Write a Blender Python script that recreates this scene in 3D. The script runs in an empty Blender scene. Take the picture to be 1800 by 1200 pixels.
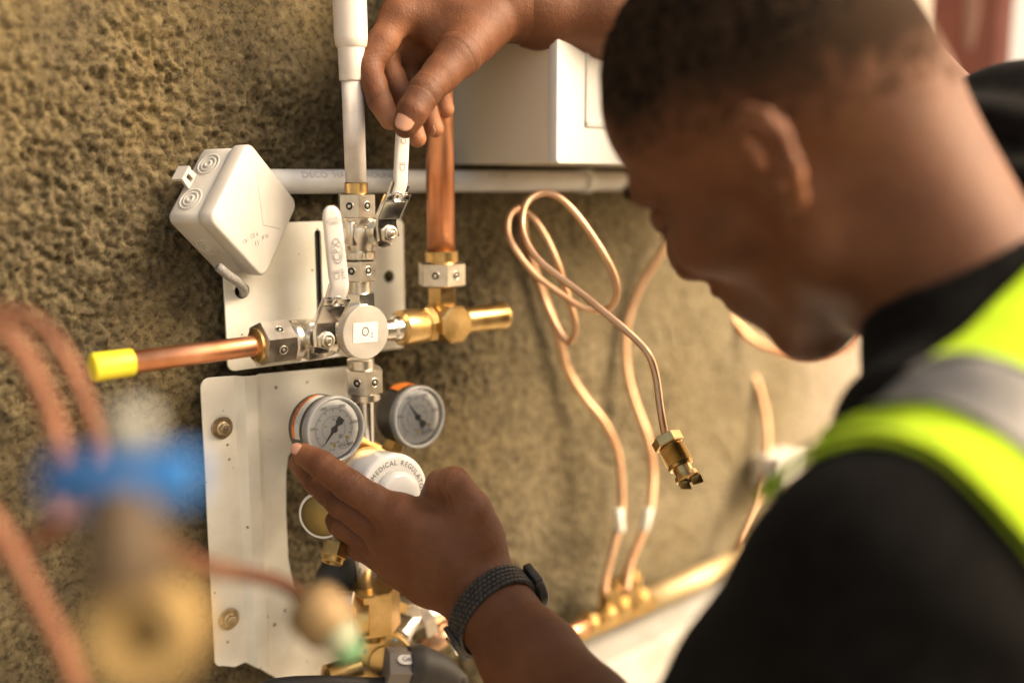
import bpy, math, random
import numpy as np
from mathutils import Vector, Matrix
from mathutils.bvhtree import BVHTree
random.seed(7); RNG = np.random.RandomState(11)
SC = bpy.context.scene
R = math.radians
# ------------------------------------------------------------------ camera
F = 1750.0
PITCH = R(9.25)
C0 = np.array([0.0, 0.0, 1.45])
RT = np.array([1.0, 0, 0]); FW = np.array([0, math.cos(PITCH), -math.sin(PITCH)]); UP = np.array([0, math.sin(PITCH), math.cos(PITCH)])
cam_d = bpy.data.cameras.new('camera'); cam = bpy.data.objects.new('camera', cam_d)
SC.collection.objects.link(cam); SC.camera = cam
cam.location = C0; cam.rotation_euler = (R(90) - PITCH, 0, 0)
cam_d.lens = 35.0; cam_d.sensor_width = 36.0 * 1800 / 1800; cam_d.clip_start = 0.05; cam_d.clip_end = 2000
cam_d.dof.use_dof = True; cam_d.dof.focus_distance = 0.755; cam_d.dof.aperture_fstop = 1.55
# ------------------------------------------------------------------ sky, sun, exposure
world = bpy.data.worlds.new('World'); SC.world = world; world.use_nodes = True
wn = world.node_tree; bg = wn.nodes['Background']
sky = wn.nodes.new('ShaderNodeTexSky'); sky.sky_type = 'NISHITA'; sky.sun_disc = False
SUN_DIR = np.array([0.80, -0.12, 0.58]); SUN_DIR /= np.linalg.norm(SUN_DIR)   # towards the sun
sky.sun_elevation = math.asin(SUN_DIR[2]); sky.sun_rotation = math.atan2(SUN_DIR[0], SUN_DIR[1])
sky.air_density = 1.0; sky.dust_density = 6.0; sky.ozone_density = 0.6
haze_tint = wn.nodes.new('ShaderNodeMix'); haze_tint.data_type = 'RGBA'; haze_tint.blend_type = 'MULTIPLY'; haze_tint.inputs['Factor'].default_value = 1.0
haze_tint.inputs['B'].default_value = (1.0, .86, .66, 1)       # the whole hazy sky is warm, as the photograph's white balance has it
wn.links.new(sky.outputs[0], haze_tint.inputs['A']); wn.links.new(haze_tint.outputs['Result'], bg.inputs[0]); bg.inputs[1].default_value = 0.15
sun_d = bpy.data.lights.new('sun', 'SUN'); sun_d.energy = 1.5; sun_d.angle = R(30); sun_d.color = (1.0, 0.90, 0.74)
sun = bpy.data.objects.new('sun', sun_d); SC.collection.objects.link(sun)
sun.rotation_euler = Vector(SUN_DIR).to_track_quat('Z', 'Y').to_euler()
SC.view_settings.view_transform = 'Standard'; SC.view_settings.look = 'None'
SC.view_settings.exposure = 1.5; SC.view_settings.gamma = 1.0
SC.cycles.use_denoising = True
SC.cycles.max_bounces = 8; SC.cycles.diffuse_bounces = 4; SC.cycles.glossy_bounces = 4; SC.cycles.transmission_bounces = 8
SC.cycles.caustics_reflective = False; SC.cycles.caustics_refractive = False

# ------------------------------------------------------------------ geometry of the place
def at(px, py, d):
    return C0 + d * (RT * (px - 900) / F + UP * (600 - py) / F + FW)
def camp(x, y, d):
    return C0 + RT * x + UP * y + FW * d
def camv(x, y, z):          # z towards the camera
    return RT * x + UP * y - FW * z
TH = R(48.0)
W = np.array([math.sin(TH), math.cos(TH), 0.0]); N = np.array([math.cos(TH), -math.sin(TH), 0.0]); Z = np.array([0, 0, 1.0])
P0 = at(650, 583, 0.80) - 0.065 * N
def L(s, z, n): return P0 + W * s + Z * z + N * n
def S(px, py, n):
    d = RT * (px - 900) / F + UP * (600 - py) / F + FW
    t = ((P0 - C0).dot(N) + n) / d.dot(N)
    v = C0 + d * t - P0
    return (v.dot(W), v[2], n)
def LP(px, py, n): return L(*S(px, py, n))
def nrm(v): v = np.asarray(v, float); return v / (np.linalg.norm(v) + 1e-12)
def project(p):
    v = np.asarray(p) - C0; d = v.dot(FW)
    return (900 + F * v.dot(RT) / d, 600 - F * v.dot(UP) / d, d)

# ------------------------------------------------------------------ materials
def mat(name, col, rough=0.5, metal=0.0, spec=0.5, **k):
    m = bpy.data.materials.new(name); m.use_nodes = True
    b = m.node_tree.nodes['Principled BSDF']
    b.inputs['Base Color'].default_value = (*col, 1); b.inputs['Roughness'].default_value = rough
    b.inputs['Metallic'].default_value = metal; b.inputs['Specular IOR Level'].default_value = spec
    for a, v in k.items(): b.inputs[a.replace('_', ' ')].default_value = v
    return m
def nodes(m): return m.node_tree.nodes, m.node_tree.links, m.node_tree.nodes['Principled BSDF']
def add_noise(m, scale, c1, c2, lo=.35, hi=.65, bump=0, bscale=None, rough=None, detail=6, bdist=.001):
    n, l, b = nodes(m)
    tc = n.new('ShaderNodeTexCoord'); t = n.new('ShaderNodeTexNoise'); t.inputs['Scale'].default_value = scale; t.inputs['Detail'].default_value = detail
    l.new(tc.outputs['Object'], t.inputs['Vector'])
    r = n.new('ShaderNodeValToRGB'); r.color_ramp.elements[0].position = lo; r.color_ramp.elements[1].position = hi
    r.color_ramp.elements[0].color = (*c1, 1); r.color_ramp.elements[1].color = (*c2, 1)
    l.new(t.outputs['Fac'], r.inputs[0]); l.new(r.outputs[0], b.inputs['Base Color'])
    if rough:
        mr = n.new('ShaderNodeMapRange'); mr.inputs[3].default_value = rough[0]; mr.inputs[4].default_value = rough[1]
        l.new(t.outputs['Fac'], mr.inputs[0]); l.new(mr.outputs[0], b.inputs['Roughness'])
    if bump:
        t2 = n.new('ShaderNodeTexNoise'); t2.inputs['Scale'].default_value = bscale or scale * 3; t2.inputs['Detail'].default_value = 4
        l.new(tc.outputs['Object'], t2.inputs['Vector'])
        bp = n.new('ShaderNodeBump'); bp.inputs['Strength'].default_value = bump; bp.inputs['Distance'].default_value = bdist
        l.new(t2.outputs['Fac'], bp.inputs['Height']); l.new(bp.outputs[0], b.inputs['Normal'])
    return m
M = {}
M['nickel'] = add_noise(mat('nickel', (.6, .56, .5), .3, 1.0), 90, (.60, .55, .47), (.76, .71, .62), bump=.25, bscale=900, rough=(.2, .42), bdist=.0004)
M['chrome'] = add_noise(mat('chrome', (.7, .68, .65), .12, 1.0), 60, (.66, .64, .60), (.80, .78, .74), rough=(.16, .30))
M['brass'] = add_noise(mat('brass', (.7, .45, .15), .3, 1.0), 70, (.50, .33, .125), (.68, .48, .22), bump=.2, bscale=700, rough=(.22, .42), bdist=.0004)
M['old_brass'] = add_noise(mat('old_brass', (.6, .4, .15), .38, 1.0), 60, (.40, .25, .08), (.66, .44, .16), bump=.3, bscale=500, rough=(.3, .5), bdist=.0005)
M['copper'] = add_noise(mat('copper', (.8, .35, .18), .35, 1.0), 25, (.60, .25, .12), (.80, .40, .23), bump=.2, bscale=300, rough=(.28, .48), bdist=.0005)
M['bright_copper'] = add_noise(mat('bright_copper', (.9, .55, .36), .38, 1.0), 40, (.62, .38, .23), (.74, .49, .32), rough=(.35, .5))
M['dull_copper'] = add_noise(mat('dull_copper', (.45, .2, .12), .45, .6), 40, (.13, .055, .030), (.22, .10, .055), rough=(.5, .7))
M['white_plastic'] = add_noise(mat('white_plastic', (.78, .76, .70), .35), 30, (.66, .63, .57), (.72, .70, .64), bump=.1, bscale=400, bdist=.0003)
M['grip'] = add_noise(mat('grip', (.84, .80, .75), .32), 40, (.68, .64, .60), (.76, .72, .68))
M['box_plastic'] = add_noise(mat('box_plastic', (.68, .66, .62), .42), 18, (.46, .44, .405), (.54, .52, .48), bump=.12, bscale=900, bdist=.0003)
M['pvc'] = add_noise(mat('pvc', (.78, .78, .78), .3), 14, (.56, .55, .54), (.72, .72, .72), bump=.1, bscale=60, bdist=.001)
M['pipe_paint'] = add_noise(mat('pipe_paint', (.78, .72, .66), .3), 50, (.52, .45, .39), (.68, .63, .58), lo=.25, hi=.5, bump=.25, bscale=160, bdist=.0008)
M['rubber'] = mat('rubber', (.03, .027, .025), .6)
M['black'] = add_noise(mat('black', (.03, .028, .026), .45), 200, (.022, .02, .018), (.045, .04, .036), bump=.15, bscale=700, bdist=.0004)
M['dark'] = mat('dark', (.012, .011, .01), .7)
M['gauge_case'] = add_noise(mat('gauge_case', (.05, .045, .04), .4), 120, (.04, .036, .032), (.062, .056, .05), bump=.1, bscale=900, bdist=.0003)
M['dial'] = mat('dial', (.95, .94, .92), .5)
M['ink'] = mat('ink', (.06, .06, .065), .6)
M['grey_ink'] = mat('grey_ink', (.28, .27, .27), .6)
M['needle'] = mat('needle', (.10, .10, .10), .5)
M['orange'] = mat('orange', (.9, .25, .03), .5)
M['label'] = mat('label', (.72, .70, .67), .5)
M['yellow_ink'] = mat('yellow_ink', (.85, .60, .03), .5)
M['yellow_cap'] = add_noise(mat('yellow_cap', (.85, .72, .03), .4, Subsurface_Weight=.1), 20, (.78, .64, .02), (.88, .76, .05))
M['blue'] = mat('blue', (.020, .13, .38), .35)
M['green'] = mat('green', (.10, .22, .10), .5)
M['cable'] = add_noise(mat('cable', (.36, .35, .34), .5), 500, (.20, .19, .18), (.32, .31, .30))
M['ceramic'] = mat('ceramic', (.74, .73, .70), .22, Coat_Weight=.4)
def thin_glass(name, tint, gloss_rough, body):
    m = bpy.data.materials.new(name); m.use_nodes = True; n = m.node_tree.nodes; l = m.node_tree.links; n.clear()
    out = n.new('ShaderNodeOutputMaterial'); tr = n.new('ShaderNodeBsdfTransparent'); tr.inputs[0].default_value = (*tint, 1)
    gl_ = n.new('ShaderNodeBsdfGlossy'); gl_.inputs['Roughness'].default_value = gloss_rough
    df_ = n.new('ShaderNodeBsdfDiffuse'); df_.inputs[0].default_value = (.8, .8, .78, 1); m1 = n.new('ShaderNodeMixShader'); m1.inputs[0].default_value = body
    l.new(tr.outputs[0], m1.inputs[1]); l.new(df_.outputs[0], m1.inputs[2])
    fr = n.new('ShaderNodeFresnel'); fr.inputs[0].default_value = 1.5; m2 = n.new('ShaderNodeMixShader'); l.new(fr.outputs[0], m2.inputs[0]); l.new(m1.outputs[0], m2.inputs[1]); l.new(gl_.outputs[0], m2.inputs[2]); l.new(m2.outputs[0], out.inputs[0]); return m
M['clear'] = thin_glass('clear', (1, 1, 1), .03, .01)
M['bezel'] = thin_glass('bezel', (1, 1, 1), .15, .38)
M['blue_dot'] = mat('blue_dot', (.3, .5, .7), .5)
M['zinc'] = add_noise(mat('zinc', (.5, .42, .28), .4, 1.0), 150, (.34, .27, .16), (.56, .46, .32), bump=.3, bscale=500, rough=(.3, .5), bdist=.0004)
M['cabinet'] = add_noise(mat('cabinet', (.8, .77, .70), .4), 8, (.82, .72, .58), (.86, .77, .63))
M['trunking'] = add_noise(mat('trunking', (.74, .73, .70), .4), 12, (.34, .32, .27), (.54, .52, .48), lo=.25, hi=.55, bump=.2, bscale=60)
M['red_paint'] = add_noise(mat('red_paint', (.28, .07, .035), .5), 9, (.115, .028, .014), (.16, .042, .022))
M['smear'] = mat('smear', (.24, .13, .095), .8)

# cream powder-coated plate with specks
m = mat('plate_paint', (.78, .75, .66), .32); n, l, b = nodes(m); M['plate'] = m
tc = n.new('ShaderNodeTexCoord'); t = n.new('ShaderNodeTexNoise'); t.inputs['Scale'].default_value = 16; t.inputs['Detail'].default_value = 5
l.new(tc.outputs['Object'], t.inputs['Vector'])
r = n.new('ShaderNodeValToRGB'); r.color_ramp.elements[0].color = (.60, .555, .45, 1); r.color_ramp.elements[1].color = (.80, .77, .69, 1); r.color_ramp.elements[0].position = .3; r.color_ramp.elements[1].position = .6
l.new(t.outputs['Fac'], r.inputs[0])
v = n.new('ShaderNodeTexVoronoi'); v.inputs['Scale'].default_value = 75; l.new(tc.outputs['Object'], v.inputs['Vector'])
t2 = n.new('ShaderNodeTexNoise'); t2.inputs['Scale'].default_value = 40; l.new(tc.outputs['Object'], t2.inputs['Vector'])
ad = n.new('ShaderNodeMath'); ad.operation = 'MULTIPLY_ADD'; ad.inputs[1].default_value = -.35; l.new(t2.outputs['Fac'], ad.inputs[0]); ad.inputs[2].default_value = .235
lt = n.new('ShaderNodeMath'); lt.operation = 'LESS_THAN'; l.new(v.outputs['Distance'], lt.inputs[0]); l.new(ad.outputs[0], lt.inputs[1])
mx = n.new('ShaderNodeMix'); mx.data_type = 'RGBA'; l.new(lt.outputs[0], mx.inputs['Factor']); l.new(r.outputs[0], mx.inputs['A']); mx.inputs['B'].default_value = (.22, .16, .09, 1)
l.new(mx.outputs['Result'], b.inputs['Base Color'])
t3 = n.new('ShaderNodeTexNoise'); t3.inputs['Scale'].default_value = 22; l.new(tc.outputs['Object'], t3.inputs['Vector'])
bp = n.new('ShaderNodeBump'); bp.inputs['Strength'].default_value = .25; bp.inputs['Distance'].default_value = .002; l.new(t3.outputs['Fac'], bp.inputs['Height']); l.new(bp.outputs[0], b.inputs['Normal'])

# rough earthen render of the wall: colour only; lumps are geometry
m = mat('wall_render', (.3, .22, .11), .9, 0, .25); n, l, b = nodes(m); M['wall'] = m
geo = n.new('ShaderNodeNewGeometry')
def tex(scale, detail=6, rough=.6):
    t = n.new('ShaderNodeTexNoise'); t.inputs['Scale'].default_value = scale; t.inputs['Detail'].default_value = detail; t.inputs['Roughness'].default_value = rough
    l.new(geo.outputs['Position'], t.inputs['Vector']); return t
def ramp(src, stops):
    r = n.new('ShaderNodeValToRGB'); e = r.color_ramp.elements
    while len(e) < len(stops): e.new(.5)
    for q, (p, c) in zip(e, stops): q.position = p; q.color = (*c, 1)
    l.new(src, r.inputs[0]); return r
def mix(fac, a, bb, mode='MIX'):
    x = n.new('ShaderNodeMix'); x.data_type = 'RGBA'; x.blend_type = mode
    if isinstance(fac, float): x.inputs['Factor'].default_value = fac
    else: l.new(fac, x.inputs['Factor'])
    for s_, v_ in (('A', a), ('B', bb)):
        if isinstance(v_, tuple): x.inputs[s_].default_value = (*v_, 1)
        else: l.new(v_, x.inputs[s_])
    return x.outputs['Result']
base = ramp(tex(55, 9, .75).outputs['Fac'], [(.32, (.060, .048, .028)), (.5, (.115, .091, .050)), (.68, (.190, .152, .084))])
yel = ramp(tex(5.5, 5, .7).outputs['Fac'], [(.50, (0, 0, 0)), (.72, (.8, .8, .8))])
c = mix(yel.outputs[0], base.outputs[0], (.195, .146, .066))
x_ = n.new('ShaderNodeMath'); x_.operation = 'MULTIPLY'; x_.inputs[1].default_value = .0
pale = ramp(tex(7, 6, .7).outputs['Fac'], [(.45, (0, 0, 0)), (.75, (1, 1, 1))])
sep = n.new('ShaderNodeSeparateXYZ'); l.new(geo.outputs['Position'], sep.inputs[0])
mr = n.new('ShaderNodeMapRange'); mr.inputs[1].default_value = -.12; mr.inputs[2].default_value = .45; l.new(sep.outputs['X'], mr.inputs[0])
c = mix(mr.outputs[0], c, mix(pale.outputs[0], (.25, .205, .12), (.39, .335, .23)))  # paler plaster towards the right, with daylight haze put into the colour
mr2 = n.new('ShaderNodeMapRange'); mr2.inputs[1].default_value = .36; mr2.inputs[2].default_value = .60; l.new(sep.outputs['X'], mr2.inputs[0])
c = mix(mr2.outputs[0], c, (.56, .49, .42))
pit = ramp(tex(190, 4, .7).outputs['Fac'], [(.38, (.42, .40, .37)), (.52, (1, 1, 1))])
c = mix(1.0, c, pit.outputs[0], 'MULTIPLY')
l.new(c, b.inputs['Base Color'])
bt = tex(420, 6, .75); bp = n.new('ShaderNodeBump'); bp.inputs['Strength'].default_value = .9; bp.inputs['Distance'].default_value = .0024
l.new(bt.outputs['Fac'], bp.inputs['Height']); l.new(bp.outputs[0], b.inputs['Normal'])

# skin
m = mat('skin', (.13, .055, .025), .60, 0, .35, Subsurface_Weight=.12, Subsurface_Scale=.006); n, l, b = nodes(m); M['skin'] = m
b.inputs['Subsurface Radius'].default_value = (1.0, .35, .18)
at_ = n.new('ShaderNodeAttribute'); at_.attribute_name = 'mask'
sp = n.new('ShaderNodeSeparateColor'); l.new(at_.outputs['Color'], sp.inputs[0])
geo = n.new('ShaderNodeNewGeometry')
base = ramp(tex(30, 6).outputs['Fac'], [(.3, (.098, .034, .013)), (.7, (.160, .060, .024))])
c = mix(sp.outputs[0], base.outputs[0], (.42, .19, .10))            # fingertips, palm side
fz = tex(120, 5, .7); inv = n.new('ShaderNodeMath'); inv.operation = 'SUBTRACT'; inv.inputs[0].default_value = 1; l.new(sp.outputs[1], inv.inputs[1])
mm_ = n.new('ShaderNodeMath'); mm_.operation = 'MULTIPLY'; l.new(sp.outputs[1], mm_.inputs[0]); l.new(inv.outputs[0], mm_.inputs[1])
nn0 = n.new('ShaderNodeMath'); nn0.operation = 'MULTIPLY_ADD'; l.new(fz.outputs['Fac'], nn0.inputs[0]); nn0.inputs[1].default_value = 9; nn0.inputs[2].default_value = -4.6
th = n.new('ShaderNodeMath'); th.operation = 'MULTIPLY_ADD'; th.use_clamp = True; l.new(mm_.outputs[0], th.inputs[0]); l.new(nn0.outputs[0], th.inputs[1]); l.new(sp.outputs[1], th.inputs[2])

hr_ = n.new('ShaderNodeMapRange'); l.new(th.outputs[0], hr_.inputs[0]); hr_.inputs[3].default_value = .60; hr_.inputs[4].default_value = .95; l.new(hr_.outputs[0], b.inputs['Roughness'])
hs_ = n.new('ShaderNodeMapRange'); l.new(th.outputs[0], hs_.inputs[0]); hs_.inputs[3].default_value = .35; hs_.inputs[4].default_value = .05; l.new(hs_.outputs[0], b.inputs['Specular IOR Level'])
c = mix(th.outputs[0], c, (.030, .018, .011))                        # close-cropped hair stubble
c = mix(sp.outputs[2], c, (.055, .022, .012))                        # darker creases on the knuckles
l.new(c, b.inputs['Base Color'])
vz = n.new('ShaderNodeTexVoronoi'); vz.inputs['Scale'].default_value = 900; l.new(geo.outputs['Position'], vz.inputs['Vector'])
nz = tex(220, 5, .65)
ad = n.new('ShaderNodeMath'); ad.operation = 'MULTIPLY_ADD'; l.new(vz.outputs['Distance'], ad.inputs[0]); ad.inputs[1].default_value = .35; l.new(nz.outputs['Fac'], ad.inputs[2])
bp = n.new('ShaderNodeBump'); bp.inputs['Strength'].default_value = .5; bp.inputs['Distance'].default_value = .0011
l.new(ad.outputs[0], bp.inputs['Height']); l.new(bp.outputs[0], b.inputs['Normal'])
M['nail'] = mat('nail', (.50, .27, .18), .28, 0, .5, Subsurface_Weight=.1, Subsurface_Scale=.002)
M['hair'] = add_noise(mat('hair', (.012, .009, .007), .95, 0, .06), 160, (.007, .005, .004), (.045, .028, .017), bump=1, bscale=420, bdist=.004)
M['eye'] = mat('eye', (.6, .56, .5), .15); M['iris'] = mat('iris', (.03, .015, .008), .1)
M['lips'] = mat('lips', (.16, .06, .045), .4)
# cloth
def cloth(name, col, col2, scale=700, bump=.4):
    m = mat(name, col, .9, 0, .15); m.node_tree.nodes['Principled BSDF'].inputs['Sheen Weight'].default_value = .02
    return add_noise(m, 120, col, col2, bump=bump, bscale=scale, bdist=.0012)
M['shirt'] = cloth('shirt', (.0030, .0027, .0025), (.0075, .0068, .0062))
M['shirt'].node_tree.nodes['Principled BSDF'].inputs['Specular IOR Level'].default_value = .06
M['vest_yellow'] = cloth('vest_yellow', (.33, .50, .010), (.41, .60, .015), 260)
M['reflective'] = add_noise(mat('reflective', (.20, .19, .18), .5, .2), 60, (.13, .125, .12), (.20, .19, .18), bump=.5, bscale=500, bdist=.001)

# ------------------------------------------------------------------ objects
COL = SC.collection
def tag(o, label=None, cat=None, group=None, kind=None):
    if label: o['label'] = label
    if cat: o['category'] = cat
    if group: o['group'] = group
    if kind: o['kind'] = kind
    return o
def thing(name, label, cat, loc, group=None):
    o = bpy.data.objects.new(name, None); COL.objects.link(o); o.location = loc; o.empty_display_size = .02
    return tag(o, label, cat, group)
def worldloc(o):
    v = Vector(o.location)
    while o.parent: o = o.parent; v = v + Vector(o.location)
    return np.array(v)
def obj(name, V, Fc, m, parent=None, smooth=True, loc=None, auto=None):
    V = np.asarray(V, float).reshape(-1, 3)
    me = bpy.data.meshes.new(name)
    o = bpy.data.objects.new(name, me); COL.objects.link(o)
    if parent is not None: org = worldloc(parent); o.parent = parent
    else:
        org = np.array(loc) if loc is not None else V.mean(0); o.location = org
    Vl = V - org
    if isinstance(Fc, np.ndarray) and Fc.ndim == 2:
        k = Fc.shape[1]
        me.vertices.add(len(Vl)); me.vertices.foreach_set('co', Vl.astype(np.float32).ravel())
        me.loops.add(Fc.size); me.loops.foreach_set('vertex_index', Fc.astype(np.int32).ravel())
        me.polygons.add(len(Fc)); me.polygons.foreach_set('loop_start', np.arange(0, Fc.size, k, dtype=np.int32))
        me.update(calc_edges=True)
    else:
        me.from_pydata([tuple(v) for v in Vl], [], [tuple(int(i) for i in f) for f in Fc]); me.update()
    me.validate()
    mats = m if isinstance(m, list) else [m]
    for q in mats: me.materials.append(M[q] if isinstance(q, str) else q)
    if smooth:
        me.polygons.foreach_set('use_smooth', np.ones(len(me.polygons), dtype=bool))
        if auto:
            me.set_sharp_from_angle(angle=R(auto))
    return o
class MB:
    def __init__(s): s.V = []; s.F = []; s.n = 0
    def add(s, V, Fc):
        V = np.asarray(V, float).reshape(-1, 3); s.V.append(V); s.F += [tuple(int(i) + s.n for i in f) for f in Fc]; s.n += len(V); return s
    def build(s, name, m, parent=None, **k):
        return obj(name, np.concatenate(s.V), s.F, m, parent, **k)
def basis(axis, hint=None):
    a = nrm(axis)
    h = np.array(hint if hint is not None else ((0, 0, 1.) if abs(a[2]) < .9 else (1., 0, 0)), float)
    u = nrm(h - a * h.dot(a)); v = np.cross(a, u); return a, u, v
def lathe(prof, o, axis, seg=40, hint=None, a0=0., a1=2 * math.pi, ph=0., bump=None, caps=True):
    """prof: list of (t, r) along axis from o."""
    a, u, v = basis(axis, hint); o = np.asarray(o, float)
    full = abs(a1 - a0 - 2 * math.pi) < 1e-6
    k = seg if full else seg + 1
    V = []; Fc = []
    for (t, r_) in prof:
        for i in range(k):
            q = a0 + (a1 - a0) * i / seg + ph
            rr = max(r_, 1e-5) * (bump(i, t) if bump else 1)
            V.append(o + a * t + (u * math.cos(q) + v * math.sin(q)) * rr)
    for j in range(len(prof) - 1):
        for i in range(seg if full else seg):
            i2 = (i + 1) % k
            if not full and i2 == 0: continue
            Fc.append((j * k + i, j * k + i2, (j + 1) * k + i2, (j + 1) * k + i))
    if full and caps:
        for j, rev in ((0, True), (len(prof) - 1, False)):
            if prof[j][1] > 1e-4:
                f = [j * k + i for i in range(k)]
                Fc.append(tuple(reversed(f)) if rev else tuple(f))
    return V, Fc
def hexn(h, r, o, axis, hint=None, ph=0., seg=6, c=.10):
    cc = min(c * r, h * .3)
    return lathe([(0, r - cc), (cc * .6, r), (h - cc * .6, r), (h, r - cc)], o, axis, seg, hint, ph=ph)
def crom(P, n):
    P = np.asarray(P, float); m_ = len(P); out = []
    Q = np.vstack([2 * P[0] - P[1], P, 2 * P[-1] - P[-2]])
    for i in range(m_ - 1):
        p0, p1, p2, p3 = Q[i:i + 4]
        for k in range(n):
            t = k / n
            out.append(.5 * ((2 * p1) + (-p0 + p2) * t + (2 * p0 - 5 * p1 + 4 * p2 - p3) * t * t + (-p0 + 3 * p1 - 3 * p2 + p3) * t ** 3))
    out.append(P[-1]); return np.array(out)
def tube(P, r, seg=10, n=6, smooth=True, cap=True):
    P = crom(P, n) if smooth else np.asarray(P, float)
    rr = np.interp(np.linspace(0, 1, len(P)), np.linspace(0, 1, len(r)), r) if hasattr(r, '__len__') else np.full(len(P), r)
    T = np.gradient(P, axis=0); T /= np.linalg.norm(T, axis=1)[:, None] + 1e-12
    u = basis(T[0])[1]; V = []; Fc = []
    for i in range(len(P)):
        u = nrm(u - T[i] * u.dot(T[i])); v = np.cross(T[i], u)
        for k in range(seg):
            q = 2 * math.pi * k / seg; V.append(P[i] + (u * math.cos(q) + v * math.sin(q)) * rr[i])
    for i in range(len(P) - 1):
        for k in range(seg):
            k2 = (k + 1) % seg; Fc.append((i * seg + k, i * seg + k2, (i + 1) * seg + k2, (i + 1) * seg + k))
    if cap: Fc.append(tuple(reversed(range(seg)))); Fc.append(tuple((len(P) - 1) * seg + k for k in range(seg)))
    return V, Fc
def sweep(P, A, B, side, seg=20, e=3.0, n=4, smooth=True):
    """superellipse section: half width A along side, half thickness B."""
    k0 = len(P); P = crom(P, n) if smooth else np.asarray(P, float)
    x0 = np.linspace(0, 1, k0); x1 = np.linspace(0, 1, len(P))
    A = np.interp(x1, x0, A); B = np.interp(x1, x0, B)
    T = np.gradient(P, axis=0); V = []; Fc = []
    for i in range(len(P)):
        t = nrm(T[i]); u = nrm(np.asarray(side) - t * np.dot(side, t)); v = np.cross(t, u)
        for k in range(seg):
            q = 2 * math.pi * k / seg; c_, s_ = math.cos(q), math.sin(q)
            V.append(P[i] + u * A[i] * math.copysign(abs(c_) ** (2 / e), c_) + v * B[i] * math.copysign(abs(s_) ** (2 / e), s_))
    for i in range(len(P) - 1):
        for k in range(seg):
            k2 = (k + 1) % seg; Fc.append((i * seg + k, i * seg + k2, (i + 1) * seg + k2, (i + 1) * seg + k))
    Fc.append(tuple(reversed(range(seg)))); Fc.append(tuple((len(P) - 1) * seg + k for k in range(seg)))
    return V, Fc
def rbox(c, ax, ay, az, hx, hy, hz, r, seg=4):
    """box with rounded vertical corners (in the ax-ay plane) and chamfered rims along az"""
    pts = []
    for (sx, sy, q0) in ((1, 1, 0), (-1, 1, 90), (-1, -1, 180), (1, -1, 270)):
        for i in range(seg + 1):
            q = R(q0 + 90 * i / seg); pts.append((sx * (hx - r) + r * math.cos(q), sy * (hy - r) + r * math.sin(q)))
    b_ = min(r * .5, hz * .3); V = []; k = len(pts)
    lay = [(-hz, b_), (-hz + b_ * .3, b_ * .3), (-hz + b_, 0), (hz - b_, 0), (hz - b_ * .3, b_ * .3), (hz, b_)]
    for (z_, ins) in lay:
        for (x, y) in pts:
            f = np.array([x * (1 - ins / hx), y * (1 - ins / hy)])
            V.append(np.asarray(c) + np.asarray(ax) * f[0] + np.asarray(ay) * f[1] + np.asarray(az) * z_)
    Fc = []
    for j in range(len(lay) - 1):
        for i in range(k): Fc.append((j * k + i, j * k + (i + 1) % k, (j + 1) * k + (i + 1) % k, (j + 1) * k + i))
    Fc.append(tuple(reversed(range(k)))); Fc.append(tuple((len(lay) - 1) * k + i for i in range(k)))
    return V, Fc
def box(c, ax, ay, az, hx, hy, hz):
    c = np.asarray(c); V = [c + ax * hx * i + ay * hy * j + az * hz * k for i in (-1, 1) for j in (-1, 1) for k in (-1, 1)]
    return V, [(0, 1, 3, 2), (4, 6, 7, 5), (0, 4, 5, 1), (2, 3, 7, 6), (0, 2, 6, 4), (1, 5, 7, 3)]
_TX = {}
def text2d(s, size=1.0):
    """2-D outline mesh of a string, centred; returns verts (n,2), faces"""
    key = s
    if key not in _TX:
        cu = bpy.data.curves.new('tx', 'FONT'); cu.body = s; cu.align_x = 'CENTER'; cu.align_y = 'CENTER'; cu.resolution_u = 3
        o = bpy.data.objects.new('tx', cu); COL.objects.link(o)
        dg = bpy.context.evaluated_depsgraph_get(); me = o.evaluated_get(dg).to_mesh()
        V = np.array([v.co[:2] for v in me.vertices]).reshape(-1, 2); Fc = [tuple(p.vertices) for p in me.polygons]
        o.evaluated_get(dg).to_mesh_clear(); bpy.data.objects.remove(o); bpy.data.curves.remove(cu)
        _TX[key] = (V, Fc)
    V, Fc = _TX[key]; return V * size, Fc
def flat_text(mb, s, size, c, ax, ay, sx=1.0):
    V, Fc = text2d(s, size)
    return mb.add([np.asarray(c) + ax * v[0] * sx + ay * v[1] for v in V], Fc)
def hole(parent, c, nor, r, m='nickel'):
    mb = MB(); mb.add(*lathe([(0, r * 1.25), (.0005, r * 1.15), (.0006, r), (.0001, r * .92)], c, nor, 18)); mb.build('hole_rim', m, parent)
    mb = MB(); mb.add(*lathe([(.0002, r * .95), (.0003, r * .93)], c, nor, 18)); mb.build('hole_shade', 'dark', parent)  # dark disc painted in for the shade inside each hole
    mb = MB(); mb.add(*lathe([(.0004, r * .5), (.0007, r * .35)], c, nor, 6)); mb.build('grub_screw', m, parent)

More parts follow.
